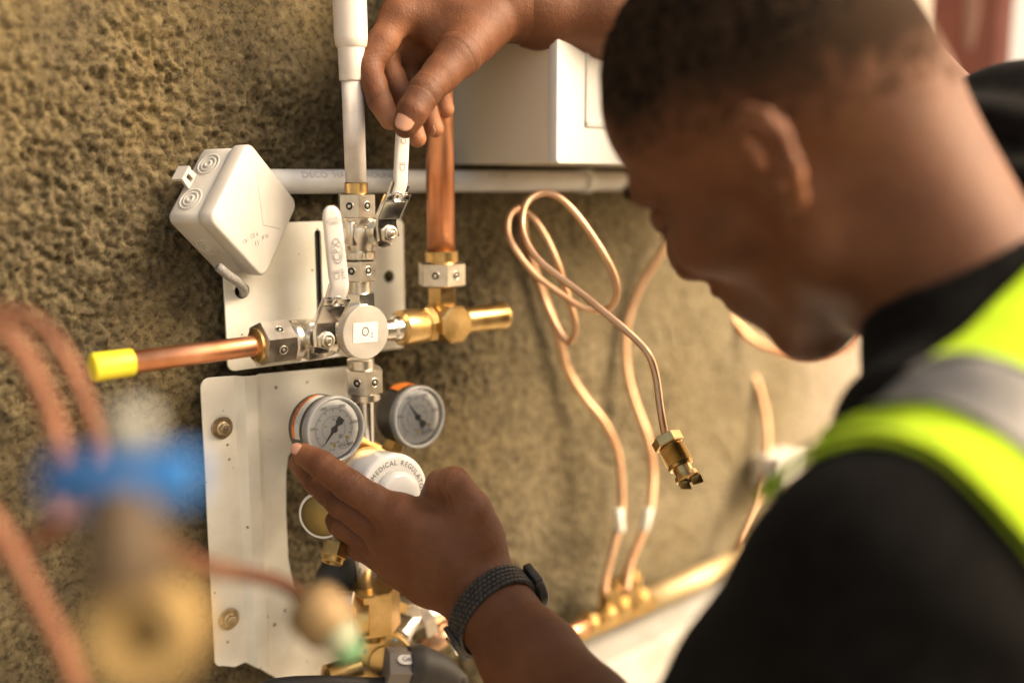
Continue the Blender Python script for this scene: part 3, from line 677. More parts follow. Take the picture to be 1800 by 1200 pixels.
# ------------------------------------------------------------------ brass tee and thick copper riser
bt_ = thing('brass_tee', 'brass tee fitting joining the oxygen block to the thick copper riser', 'pipe fitting', tuple(H_(.07)))
s_t = .0735
hcyl(bt_, 'union_nut', s_r1 - .012, s_r1 + .012, [(0, .0125), (.08, .0148), (.9, .0150), (1, .0140)], 'brass', seg=48)
mb = MB(); mb.add(*hexn(.009, .0160, H_(s_r1 + .012), W, hint=Z, ph=.3)); mb.build('hex_shoulder', 'brass', bt_, auto=30)
hcyl(bt_, 'branch', s_r1 + .02, s_t, [(0, .0120), (1, .0120)], 'brass')
tc_ = L(*S(806, 571, .085))
mb = MB(); mb.add(*lathe([(-.034, .013), (-.032, .0165), (-.002, .0168), (0, .0150), (.0004, .0)], tc_, N, 8, ph=.39)); mb.build('tee_body', 'brass', bt_, auto=30)
hcyl(bt_, 'outlet_tube', s_t, ps(884, 556), [(0, .0115), (.92, .0115), (.94, .0122), (1, .0122), (1, .0095), (.9, .009)], 'brass')
zr = lambda py: S(783, py, .065)[1]
def rc(name, py0, py1, r, m, kind='round', ph=0):
    return cyl(bt_, name, zr(py0), zr(py1), r, m, kind, s=s_t + .0005, ph=ph)
rc('riser_neck', 545, 500, .0125, 'brass', 'hex', .3); rc('clamp_nut', 502, 460, .0205, 'nickel', 'hex', .62); nutholes(bt_, V_((zr(460) + zr(502)) / 2, s_t), Z, .0205, .0032, ph=.62)
rc('top_ring', 460, 440, .0140, 'brass')
cr_ = thing('copper_riser', 'thick upright copper pipe rising behind the raised fingers', 'pipe', tuple(V_(zr(442), s_t)))
top_ = LP(768, -120, .065); b0 = V_(zr(445), s_t); 
mb = MB(); mb.add(*lathe([(0, .0118), (np.linalg.norm(top_ - b0), .0118)], b0, nrm(top_ - b0), 40)); mb.build('copper_tube', 'copper', cr_)

# ------------------------------------------------------------------ lower column to the regulator
lc = thing('regulator_riser', 'nickel hex union and smooth tube between the O2 block and the regulator', 'pipe fitting', tuple(V_(zt[790])))
sl = S(640, 670, .065)[0]
def lcyl(name, py0, py1, r, m, kind='round', ph=0, par=lc): return cyl(par, name, S(640, py0, .065)[1], S(640, py1, .065)[1], r, m, kind, s=sl, ph=ph)
lcyl('hex_union', 690, 646, .0160, 'nickel', 'hex', .57); nutholes(lc, V_((S(640, 690, .065)[1] + S(640, 646, .065)[1]) / 2, sl), Z, .0160, .0033, ph=.57)
lcyl('collar', 703, 690, .0128, 'nickel'); lcyl('tube', 800, 702, .0078, 'chrome'); lcyl('tube_seam', 798, 703, .0079, 'chrome')
# ------------------------------------------------------------------ gauges
def gauge(px, py, n, r, depth, label, needle_ang, sticker, stem_dir, ax=N):
    c = L(*S(px, py, n)); t = thing('pressure_gauge', label, 'gauge', tuple(c - N * depth), 'pressure gauges on the regulator')
    a_, u, v = basis(ax, Z); v = -v if v.dot(W) < 0 else v     # u up, v right
    mb = MB(); mb.add(*lathe([(-depth, r * .86), (-depth + .002, r * .97), (-depth + .004, r), (-.003, r), (-.003, r * .93), (-.006, r * .9)], c, a_, 64)); mb.build('case', 'gauge_case', t, auto=40)
    mb = MB(); mb.add(*lathe([(-.0065, r * 1.001), (-.0055, r * 1.045), (-.001, r * 1.045), (.0012, r * 1.02), (.0016, r * .97), (.0008, r * .93), (-.0012, r * .92), (-.0030, r * .91)], c, a_, 72, caps=False)); mb.build('bezel', 'bezel', t)
    mb = MB(); mb.add(*lathe([(-.0032, r * .9), (-.0028, r * .88), (-.0028, 0)], c, a_, 48)); mb.build('dial', 'dial', t)
    mb = MB(); q0, q1 = R(225), R(-45)
    def tick(q, r0, r1, w):
        d = v * math.cos(q) + u * math.sin(q); s_ = v * -math.sin(q) + u * math.cos(q); k = c - a_ * .0025
        mb.add([k + d * r0 - s_ * w, k + d * r1 - s_ * w, k + d * r1 + s_ * w, k + d * r0 + s_ * w], [(0, 1, 2, 3)])
    for i in range(51):
        q = q0 + (q1 - q0) * i / 50; tick(q, r * (.60 if i % 5 else .55), r * .65, .00014 if i % 5 else .00024)
    for i in range(26):
        q = q0 + (q1 - q0) * i / 25; tick(q, r * .40, r * .43, .00012)
    for i in range(60):
        for rr in (.655, .39):
            q = q0 + (q1 - q0) * i / 60; tick(q, r * rr, r * (rr + .008), r * .031 * rr)
    for i, s_ in enumerate(('0', '500', '1000', '2000', '3000', '4000')):
        q = q0 + (q1 - q0) * i / 5; d = v * math.cos(q) + u * math.sin(q); flat_text(mb, s_, r * .13, c - a_ * .0025 + d * r * .76, v, u)
    for i, s_ in enumerate(('0', '70', '140', '210', '280')):
        q = q0 + (q1 - q0) * i / 4; d = v * math.cos(q) + u * math.sin(q); flat_text(mb, s_, r * .085, c - a_ * .0025 + d * r * .31, v, u)
    flat_text(mb, 'psi', r * .12, c - a_ * .0025 - u * r * .27 + v * r * .22, v, u); flat_text(mb, 'kPa x100', r * .09, c - a_ * .0025 - u * r * .42, v, u)
    flat_text(mb, 'CL 2.5', r * .08, c - a_ * .0025 - u * r * .62 - v * r * .1, v, u); flat_text(mb, 'WIKA', r * .13, c - a_ * .0025 - u * r * .56 + v * r * .34, v, u)
    for i in range(30):
        q = 2 * math.pi * i / 30; q2 = 2 * math.pi * (i + 1) / 30; k = c - a_ * .0025 - u * r * .56 + v * r * .34
        P = [k + v * r * .22 * math.cos(x) * f + u * r * .095 * math.sin(x) * f for x, f in ((q, 1), (q2, 1), (q2, .9), (q, .9))]; mb.add(P, [(0, 1, 2, 3)])
    mb.build('dial_print', 'needle', t, smooth=False)
    mb = MB(); 
    for (x, y) in ((.44, -.32), (-.02, -.50)): mb.add(*lathe([(0, r * .055), (.0001, r * .055), (.0001, 0)], c - a_ * .0024 + v * r * x + u * r * y, a_, 12))
    mb.build('coloured_dot', 'yellow_ink', t)
    mb = MB(); q = R(needle_ang); d = v * math.cos(q) + u * math.sin(q); s_ = np.cross(a_, d); k = c - a_ * .0014
    mb.add([k + d * r * .66, k + s_ * .0012, k - s_ * .0012, k - d * r * .18 + s_ * .0013, k - d * r * .18 - s_ * .0013, k - d * r * .24 + s_ * .0028, k - d * r * .24 - s_ * .0028, k - d * r * .42 + s_ * .0030, k - d * r * .42 - s_ * .0030], [(0, 1, 2), (1, 3, 4, 2), (3, 5, 6, 4), (5, 7, 8, 6)])
    V = mb.V[0]; mb.add(V - a_ * .0004, [(0, 2, 1), (1, 2, 4, 3), (3, 4, 6, 5), (5, 6, 8, 7)])
    mb.add(*lathe([(-.0008, r * .10), (.0006, r * .10), (.0010, r * .07), (.0010, r * .04), (.0014, r * .03)], k, a_, 20)); mb.build('needle', 'needle', t, smooth=False)
    mb = MB(); mb.add(*lathe([(.0002, r * .91), (.0003, r * .90), (.0003, 0)], c, a_, 48, caps=False)); mb.build('glass', 'clear', t, smooth=False)
    if sticker:
        qa, qb, t0, t1 = sticker; tm = t0 + (t1 - t0) * .36
        def cylp(q, tt, rr=r + .0002): return c + a_ * tt + (v * math.cos(q) + u * math.sin(q)) * rr
        for nm, ta, tb, mm in (('warning_band', t0, tm, 'orange'), ('warning_sticker', tm, t1, 'label')):
            V = [cylp(qa + (qb - qa) * i / 24, tt) for tt in (ta, tb) for i in range(25)]
            obj(nm, V, [(i, i + 1, 26 + i, 25 + i) for i in range(24)], mm, t)
        mb = MB(); span = abs(qb - qa) * r; sg = 1 if qb > qa else -1
        def wrap(s__, size, tt, off=0.):
            Vt, Ft = text2d(s__, size); mb.add([cylp((qa + qb) / 2 + sg * (v_[0] + off) / r, tt + v_[1] * 1.0, r + .0004) for v_ in Vt], Ft)
        wrap('WARNING', .0052, (t0 + tm) / 2)
        mb2 = MB()
        for i, s__ in enumerate(('Misuse may result in injury.', 'Use only with clean oxygen', 'read the operating instructions')):
            wrap(s__, .0017, tm + (t1 - tm) * (.2 + .3 * i))
        mb.build('sticker_print', 'ink', t, smooth=False)
    if stem_dir is not None:
        b0 = c - a_ * depth * .55; d = nrm(stem_dir)
        mb = MB(); mb.add(*hexn(.009, .0085, b0 + d * r * .98, d, ph=.2)); mb.add(*lathe([(0, .006), (.022, .006)], b0 + d * (r * .98 + .009), d, 24)); mb.build('brass_stem', 'old_brass', t, auto=30)
    return t
GA = nrm(N + .06 * Z)
gauge(590, 755, .085, .0252, .031, 'left pressure gauge with orange warning sticker, touched by the index finger', 228, (R(192), R(92), -.0225, -.0110), nrm(-Z * .5 + W * .9), GA)
gauge(737, 733, .072, .0255, .030, 'right pressure gauge, blurred, with its plain black case toward the pipe', 125, None, nrm(-Z + -W * .6), GA)
g2c = L(*S(737, 733, .072))
obj('sticker_edge', [g2c + N * t + (W * math.cos(q) + Z * math.sin(q)) * .0257 for t in (-.025, -.012) for q in np.linspace(R(118), R(70), 9)], [(i, i + 1, 10 + i, 9 + i) for i in range(8)], 'orange', bpy.data.objects['pressure_gauge.001'])

# ------------------------------------------------------------------ regulator
rg = thing('medical_regulator', 'white domed regulator with a printed ring of lettering, cupped by the lower hand', 'regulator', tuple(LP(690, 868, .065)))
rc_ = L(*S(694, 870, .122)); RA = nrm(N + .10 * Z)
_, ru, rv = basis(RA, Z); rv = rv if rv.dot(W) > 0 else -rv
mb = MB(); mb.add(*lathe([(-.036, .0305), (-.034, .0320), (-.004, .0322), (-.0012, .0316), (0, .0302), (.0006, .0270), (.0004, .0200), (0, .0192)], rc_, RA, 72)); mb.build('cap', 'ceramic', rg, auto=50)
mb = MB(); mb.add(*lathe([(-.001, .0196), (.006, .0190), (.0085, .0178), (.0098, .0150), (.0104, .0080), (.0104, 0)], rc_, RA, 56)); mb.build('knob', 'ceramic', rg)
mb = MB(); mb.add(*lathe([(-.0395, .0300), (-.039, .0332), (-.0365, .0335), (-.036, .0318)], rc_, RA, 64)); mb.build('brass_flange', 'brass', rg, auto=40)
mb = MB(); mb.add(*lathe([(-.062, .020), (-.058, .026), (-.042, .028), (-.039, .026)], rc_, RA, 48)); mb.build('body', 'old_brass', rg, auto=40)
mb = MB(); txt = 'MEDICAL REGULATOR'; r0 = .0250; q = R(142); 
for ch_ in txt:
    wd = {'I': .55, ' ': .7, 'M': 1.35, 'L': .85, 'E': .9}.get(ch_, 1.08) * .0039; q -= wd / 2 / r0
    if ch_ != ' ':
        d = rv * math.cos(q) + ru * math.sin(q); tn = rv * math.sin(q) - ru * math.cos(q)
        flat_text(mb, ch_, .0056, rc_ + RA * .0007 + d * r0, tn, d, .95)
    q -= wd / 2 / r0
mb.build('lettering', 'ink', rg, smooth=False)
q = R(163); d = rv * math.cos(q) + ru * math.sin(q); tn = rv * math.sin(q) - ru * math.cos(q)
V = [rc_ + RA * .0007 + d * (.0248 + .0030 * math.sin(2 * math.pi * i / 24)) + tn * .0066 * math.cos(2 * math.pi * i / 24) for i in range(24)]
obj('brand_oval', V, [tuple(range(24))], 'yellow_ink', rg)
mb = MB(); flat_text(mb, 'CPX', .0048, rc_ + RA * .00085 + d * .0248, tn, d); mb.build('brand_lettering', 'ink', rg, smooth=False)
# yellow disc port on the left and its brass plug
lp_ = LP(566, 905, .075); la = nrm(-W + N * .75)
mb = MB(); mb.add(*lathe([(-.014, .012), (-.006, .0185), (0, .0192), (.0015, .0185), (.0015, .0168)], lp_, la, 44, caps=False)); mb.build('port_rim', 'ceramic', rg, auto=40)
mb = MB(); mb.add(*lathe([(.0005, .0168), (.0012, .0165), (.0012, 0)], lp_, la, 40)); mb.build('port_face', mat('port_brass', (.34, .25, .09), .5, .7), rg)
pl = LP(592, 955, .078); pa_ = nrm(-Z * .8 - W * .55 + N * .35)
mb = MB(); mb.add(*hexn(.012, .0105, pl, pa_, ph=.4)); mb.add(*lathe([(.012, .0085), (.0155, .0085), (.0158, .0055), (.0135, .005), (.0135, 0)], pl, pa_, 24)); mb.build('brass_plug', 'old_brass', rg, auto=30)
mb = MB(); mb.add(*lathe([(0, .012), (.004, .0235), (.018, .0250), (.022, .022), (.024, .0)], LP(600, 1012, .035), nrm(N - .3 * W), 40)); mb.build('back_cylinder', 'rubber', rg)  # dark rounded cylinder at the back of the regulator
# ------------------------------------------------------------------ bottom cluster
bf = thing('shutoff_fitting', 'brass hex body with drilled flange and grey union under the lower hand', 'pipe fitting', tuple(LP(660, 1080, .075)))
sb = S(656, 1060, .075)
def B_(py, n=.075, ds=0): return L(sb[0] + ds, S(656, py, .075)[1], n)
mb = MB(); mb.add(*lathe([(0, .0075), (.05, .0075)], LP(640, 1035, .07), Z, 28)); mb.build('chrome_tube', 'chrome', bf)
mb = MB(); h = B_(1030)[2] - B_(1104)[2]; mb.add(*hexn(h, .0225, B_(1104), Z, hint=N, ph=.12, c=.08)); mb.build('hex_body', 'brass', bf, auto=30)
mb = MB(); mb.add(*lathe([(0, .010), (.012, .0135), (.02, .014)], B_(1122), Z, 32)); mb.build('neck', 'old_brass', bf, auto=40)
fa = nrm(N * .9 - W * .55 + Z * .12); fc = LP(676, 1160, .085)
mb = MB(); mb.add(*lathe([(-.012, .020), (-.010, .0232), (-.002, .0235), (0, .0222), (.0002, .013), (.004, .0125), (.0045, .0)], fc, fa, 48)); mb.build('flange', 'brass', bf, auto=40)
_, fu, fv = basis(fa, Z)
for i in range(8):
    q = 2 * math.pi * (i + .35) / 8; mb = MB(); mb.add(*lathe([(0, .0016), (.0004, .0015), (.0004, 0)], fc + (fu * math.cos(q) + fv * math.sin(q)) * .0185 + fa * .0002, fa, 10)); mb.build('blue_dot', 'blue_dot', bf)
ga = nrm(W * .85 + N * .35 - Z * .15); gc = LP(676, 1172, .094)
mb = MB(); mb.add(*hexn(.021, .0168, gc, ga, ph=.4)); gx = mb.build('grey_union', mat('grey_metal', (.20, .18, .16), .5, .3), bf, auto=30)
_, gu, gv = basis(ga, Z); lp0 = gc + ga * .012 + nrm(Z * .7 + N * .7) * .0158
lx = ga; ln_ = nrm(Z * .7 + N * .7); ly = nrm(np.cross(ln_, lx))
V = [lp0 + lx * .0075 * math.cos(2 * math.pi * i / 24) + ly * .0045 * math.sin(2 * math.pi * i / 24) for i in range(24)]; obj('label', V, [tuple(range(24))], 'label', bf)
mb = MB(); flat_text(mb, 'G6', .006, lp0 + ln_ * .0003, lx, -ly if ly[2] < 0 else ly); mb.build('lettering', 'ink', bf, smooth=False)
rb = MB(); rb.add(*tube([gc + ga * .019, gc + ga * .029, gc + ga * .046 - Z * .004, gc + ga * .062 - Z * .012], [.0165, .0182, .0145, .009], 28, 6)); tag(rb.build('rubber_boot', 'rubber'), 'black rubber boot on the grey union at the bottom', 'rubber boot')
kw = thing('knurled_wheel', 'bright knurled metal wheel beside the brass hex body', 'knob', tuple(LP(600, 1085, .07)))
kc = LP(606, 1088, .076); ka = nrm(W * .75 + N * .6)
mb = MB(); mb.add(*lathe([(-.008, .020), (-.007, .0222), (.007, .0222), (.008, .0205)], kc, ka, 160, bump=lambda i, t: 1 - .022 * (i % 2))); mb.build('knurled_rim', 'nickel', kw, auto=20)
mb = MB(); mb.add(*lathe([(.0078, .0205), (.010, .014), (.020, .013), (.020, 0)], kc, ka, 40)); mb.build('hub', 'old_brass', kw, auto=40)
fx = thing('chrome_elbow', 'bright chrome elbow half hidden under the watch hand', 'pipe fitting', tuple(LP(735, 1095, .06)))
mb = MB(); mb.add(*tube([LP(700, 1120, .06), LP(715, 1098, .055), LP(738, 1085, .05), LP(775, 1078, .045)], .0105, 24, 6)); mb.build('elbow', 'chrome', fx)
mb = MB(); mb.add(*hexn(.012, .0150, LP(735, 1100, .055), nrm(W + .2 * Z))); mb.add(*hexn(.01, .016, LP(708, 1075, .06), nrm(W * .5 + Z))); mb.build('hex_nut', 'nickel', fx, auto=30)
mb = MB(); mb.add(*lathe([(0, .009), (.04, .009)], LP(745, 1140, .06), nrm(W + .25 * Z), 24)); mb.build('stub_tube', 'bright_copper', fx)
sc_ = thing('brass_spigot', 'short brass spigot just above the black hose at the bottom edge', 'pipe fitting', tuple(LP(600, 1185, .07)))
mb = MB(); mb.add(*lathe([(0, .006), (.002, .0105), (.016, .0112), (.03, .0112), (.031, .009)], LP(570, 1192, .07), nrm(W + .1 * N), 32)); mb.build('spigot', 'brass', sc_, auto=40)
ha = MB(); ha.add(*tube([LP(430, 1225, .05), LP(480, 1204, .07), LP(560, 1198, .085), (LP(660, 1201, .095)), LP(740, 1196, .105), LP(800, 1188, .11), LP(812, 1200, .11), LP(800, 1240, .10)], .0052, 16, 8)); tag(ha.build('black_hose', 'rubber'), 'thin black hose crossing the bottom edge under the brass fittings', 'hose')

# ------------------------------------------------------------------ copper capillary tubes at right
def zo(x, y): return (880 + x / 2.069, 320 + y / 2.069)
def ctube(name, pts, r, m, label, parent=None, **k):
    mb = MB(); mb.add(*tube([at(*p) for p in pts], r, 12, 6)); o = mb.build(name, m, parent)
    if parent is None: tag(o, label, 'tube', **k)
    return o
pt = thing('coiled_pigtail_tube', 'looped thin copper tube hanging free with a brass nut at its end', 'tube', tuple(at(1195, 820, .76)))
lead = [(600, 930, .765), (582, 830, .765), (565, 705, .77), (540, 630, .77), (500, 580, .775), (440, 525, .78), (370, 468, .79), (300, 410, .80), (220, 350, .81), (140, 285, .82), (95, 220, .83), (78, 150, .84), (95, 75, .845), (150, 40, .85), (210, 55, .85), (270, 110, .85), (330, 190, .85), (380, 270, .85), (415, 345, .855), (423, 405, .86), (405, 450, .865), (370, 466, .87), (300, 458, .87), (220, 408, .87), (130, 340, .87), (60, 255, .87), (28, 190, .875), (30, 130, .88), (58, 98, .885), (88, 105, .89), (130, 145, .89), (170, 210, .89), (205, 290, .89), (232, 375, .895), (255, 450, .90), (272, 520, .905), (262, 572, .91), (240, 580, .915), (200, 520, .92), (165, 445, .92), (135, 365, .93), (110, 280, .94), (88, 200, .95), (72, 130, .96)]
ctube('capillary', [(*zo(x, y), d) for x, y, d in lead], .0030, 'bright_copper', '', pt)
e1 = at(*zo(598, 925), .765); e2 = at(1226, 872, .742); ea = nrm(e2 - e1)
mb = MB(); mb.add(*hexn(.0085, .0122, e1, ea, ph=.3)); mb.build('hex_nut', 'brass', pt, auto=30)
pr_ = [(.0095, .0094)]
for i in range(9): pr_ += [(.0105 + i * .0017, .0098), (.0113 + i * .0017, .0107)]
pr_ += [(.0270, .0096), (.0274, .0074), (.033, .0072), (.0335, .0092), (.037, .0095), (.038, .0075)]
mb = MB(); mb.add(*lathe(pr_, e1, ea, 32)); mb.build('threaded_plug', 'brass', pt, auto=50)
mb = MB(); 
for k_, (dx_, dy_) in enumerate(((-.004, -.002), (.0055, .002), (.0, .003))): mb.add(*rbox(e1 + ea * .040 + RT * dx_ + UP * dy_ + FW * (k_ * .002), nrm(RT + UP * .3 * k_), nrm(UP - RT * .4), FW, .0042, .0036, .003, .0012))
mb.build('crushed_tip', 'old_brass', pt, auto=30)
ctube('thin_copper_tube', [(*zo(75, 100), .97), (*zo(90, 220), .98), (*zo(140, 370), 1.0), (*zo(200, 530), 1.02), (*zo(222, 610), 1.03), (*zo(245, 690), 1.04), (*zo(305, 785), 1.05), (*zo(380, 880), 1.06), (*zo(428, 1000), 1.07), (*zo(440, 1170), 1.07), (1085, 935, 1.06), (1066, 1010, 1.05), (1062, 1045, 1.045)], .0042, 'bright_copper', 'thin copper tube descending the wall, nearest the coil, with a white tag', group='capillary tubes on the wall')
ctube('thin_copper_tube', [(1192, 400, 1.10), (1165, 440, 1.10), (1125, 505, 1.10), (1102, 570, 1.10), (1100, 640, 1.10), (1113, 700, 1.10), (1138, 770, 1.10), (1147, 830, 1.10), (1143, 890, 1.09), (1128, 940, 1.08), (1108, 990, 1.07), (1100, 1040, 1.06)], .0044, 'bright_copper', 'thin copper tube curving down from behind the nose to the brass nuts', group='capillary tubes on the wall')
ctube('thin_copper_tube', [(1262, 440, 1.25), (1268, 500, 1.25), (1285, 550, 1.25), (1320, 595, 1.25), (1380, 618, 1.25), (1440, 622, 1.25), (1490, 608, 1.25), (1515, 570, 1.25)], .0048, 'copper', 'thin copper tube sagging in an arc below the chin', group='capillary tubes on the wall')
ctube('thin_copper_tube', [(1262, 480, 1.29), (1290, 580, 1.30), (1325, 660, 1.30), (1345, 730, 1.30), (1348, 800, 1.29), (1335, 880, 1.27), (1300, 965, 1.24)], .0046, 'bright_copper', 'faint copper tube hanging straight down beyond the sagging one', group='capillary tubes on the wall')
for (px, py, d, lb, tl) in ((1088, 914, 1.055, 'white tag round the copper tube nearest the coil', -6), (1136, 912, 1.075, 'white tag round the copper tube further right', 14)):
    mb = MB(); mb.add(*lathe([(-.012, .0052), (-.0115, .0056), (.0115, .0056), (.012, .0052)], at(px, py, d), nrm(UP + RT * math.tan(R(tl))), 20)); tag(mb.build('tube_tag', 'white_plastic'), lb, 'tag', 'white tags on the tubes')

# ------------------------------------------------------------------ trunking and brass manifold at lower right
tz = S(1290, 985, .02)[1]
tr = thing('white_trunking', 'long white cable trunking on the wall at the lower right', 'trunking', tuple(L(.5, tz - .06, 0)))
mb = MB(); mb.add(*rbox(L(.62, tz - .052, .036), N, Z, W, .034, .030, .42, .004)); mb.build('channel', 'trunking', tr, auto=40)
mb = MB(); mb.add(*rbox(L(.62, tz - .0555, .0735), N, Z, W, .003, .034, .42, .002)); mb.build('lid', 'trunking', tr, auto=40)
mf = thing('brass_manifold', 'row of brass nuts and a long brass tube lying along the trunking', 'manifold', tuple(L(.35, tz - .01, .04)))
pm = [(1122, 1060), (1290, 988)]
q0 = LP(1110, 1066, .035); q1 = LP(1320, 975, .035); mb = MB(); mb.add(*lathe([(0, .0135), (np.linalg.norm(q1 - q0), .0135)], q0, nrm(q1 - q0), 28)); mb.build('brass_tube', add_noise(mat('dull_brass', (.5, .38, .2), .62, .8), 20, (.50, .38, .20), (.62, .50, .30)), mf)
q0 = LP(985, 1118, .05); q1 = LP(1034, 1098, .05); mb = MB(); mb.add(*lathe([(0, .007), (np.linalg.norm(q1 - q0), .007)], q0, nrm(q1 - q0), 20)); mb.build('copper_stub', 'copper', mf)
for (px, py, n_, r_) in ((1038, 1096, .05, .0115), (1068, 1078, .05, .0110), (1092, 1066, .05, .0125), (1126, 1052, .05, .0125)):
    c = LP(px, py, n_); mb = MB(); mb.add(*hexn(.014, r_ * 1.05, c - N * .01, N, ph=.2)); mb.add(*lathe([(.004, r_ * .8), (.007, r_ * .7), (.009, r_ * .35), (.0095, 0)], c, N, 20)); mb.build('end_nut', 'brass', mf, auto=30)
for (px, py) in ((1074, 1045), (1108, 1025)):
    c = LP(px, py, .045); mb = MB(); mb.add(*hexn(.030, .0135, c - Z * .02, Z, hint=N)); mb.add(*lathe([(.03, .010), (.038, .008)], c - Z * .02, Z, 20)); mb.build('upright_nut', 'brass', mf, auto=30)
obj('manifold_bar', *box(LP(1080, 1082, .042), W, Z, N, .06, .007, .008), 'old_brass', mf, smooth=False)
wb = MB(); wb.add(*rbox(LP(1372, 824, .03), W, Z, N, .034, .022, .02, .004)); tag(wb.build('white_socket_box', 'white_plastic'), 'small white box on the wall just behind the shoulder', 'box')
wc = MB(); wc.add(*rbox(LP(950, 1120, .06), nrm(W - Z * .55), nrm(Z + W * .55), N, .024, .010, .012, .003)); tag(wc.build('white_bracket', 'trunking'), 'short white bracket at the near end of the trunking, by the forearm', 'bracket')
sk = MB(); P = []
for i in range(25):
    for j in range(13):
        a_, b2 = i / 24, j / 12; P.append(L(.12 + .75 * a_, tz - .088 - .075 * b2 + .006 * math.sin(a_ * 14 + b2 * 3), .075 + .10 * b2 + .008 * math.sin(a_ * 22 + b2 * 5)))
sk.add(P, [(i * 13 + j, (i + 1) * 13 + j, (i + 1) * 13 + j + 1, i * 13 + j + 1) for i in range(24) for j in range(12)])
o = sk.build('dust_sheet', add_noise(mat('sheet', (.62, .61, .58), .5), 9, (.40, .40, .42), (.74, .73, .68), lo=.3, hi=.6)); tag(o, 'crumpled pale sheet hanging below the trunking', 'sheet'); sm = o.modifiers.new('s', 'SOLIDIFY'); sm.thickness = .001

# ------------------------------------------------------------------ foreground, out of focus
bv = thing('foreground_valve', 'blurred brass valve with a blue handle in the left foreground', 'valve', tuple(at(220, 950, .33)))
D = .27
mb = MB(); mb.add(*sweep([at(85, 846, D + .01), at(105, 846, D + .008), at(170, 850, D), at(240, 846, D), at(330, 836, D), at(350, 836, D)], [.005, .0078, .0090, .0084, .0075, .0045], [.0035, .0045, .005, .005, .0045, .0035], UP, 20, 3, 4)); mb.build('blue_handle', 'blue', bv)
mb = MB(); mb.add(*lathe([(0, .0062), (.009, .0062), (.011, .004)], at(232, 785, D), UP, 24)); mb.build('stem_cap', mat('stem_grey', (.26, .26, .23), .5, .2), bv)
mb = MB(); mb.add(*lathe([(0, .0120), (.004, .0125), (.015, .0118), (.020, .0100), (.028, .0090)], at(220, 1030, D), UP, 28)); mb.build('valve_body', mat('fg_brass', (.06, .038, .018), .6, .2), bv, auto=40)
ra_ = nrm(-FW + RT * .12 + UP * .1); mb = MB(); mb.add(*lathe([(-.018, .0106), (-.016, .0151), (-.002, .0155), (0, .0140), (0, .0070), (-.002, .0061), (-.016, .0057)], at(248, 1118, D - .005), ra_, 40)); mb.build('open_union', mat('fg_brass3', (.34, .23, .09), .55, .5), bv, auto=40)
mb = MB(); mb.add(*lathe([(-.015, .0060), (-.015, 0)], at(248, 1118, D - .005), ra_, 20)); mb.build('bore_shade', 'dark', bv)  # dark disc stands in for the shade inside the open union
ctube('foreground_copper_tube', [(235, 930, .36), (300, 965, .38), (360, 995, .41), (430, 1008, .45), (490, 1022, .48), (535, 1050, .50)], .0036, 'dull_copper', 'blurred copper tube crossing the bracket from the blue valve')
ctube('foreground_copper_tube', [(-60, 545, .42), (0, 548, .42), (50, 560, .42), (95, 600, .42), (135, 670, .42), (160, 740, .42), (172, 800, .42), (160, 860, .41), (120, 910, .40), (60, 950, .40), (-40, 980, .40)], .0038, 'dull_copper', 'blurred copper tube looping down behind the blue handle, outer of two')
ctube('foreground_copper_tube', [(-80, 560, .40), (-10, 575, .40), (35, 615, .40), (75, 690, .40), (102, 770, .40), (112, 850, .39), (95, 920, .38)], .0044, 'dull_copper', 'blurred copper tube left of the other loop, inner of two')
ctube('foreground_copper_tube', [(-90, 850, .38), (-20, 905, .38), (30, 985, .38), (75, 1070, .38), (115, 1150, .38), (150, 1260, .38)], .0040, 'dull_copper', 'blurred copper tube running down to the bottom left corner')
ff = thing('foreground_hose_end', 'blurred brass nut with a pale and green hose end in front of the bracket', 'hose fitting', tuple(at(570, 1080, .5)))
mb = MB(); mb.add(*lathe([(0, .007), (.003, .0125), (.008, .0145), (.020, .0145), (.027, .0095)], at(532, 1048, .48), nrm(RT * .72 - UP * .62 - FW * .2), 32)); mb.build('brass_nut', mat('fg_brass2', (.22, .145, .065), .6, .4), ff, auto=40)
mb = MB(); mb.add(*lathe([(0, .0085), (.007, .0085), (.009, .0078)], at(588, 1105, .47), nrm(RT * .6 - UP * .75), 24)); mb.build('pale_sleeve', mat('pale_sleeve', (.30, .31, .20), .6), ff)
mb = MB(); mb.add(*lathe([(0, .0075), (.007, .0072), (.010, .004)], at(606, 1128, .47), nrm(RT * .3 - UP * .9), 24)); mb.build('green_tip', 'green', ff)

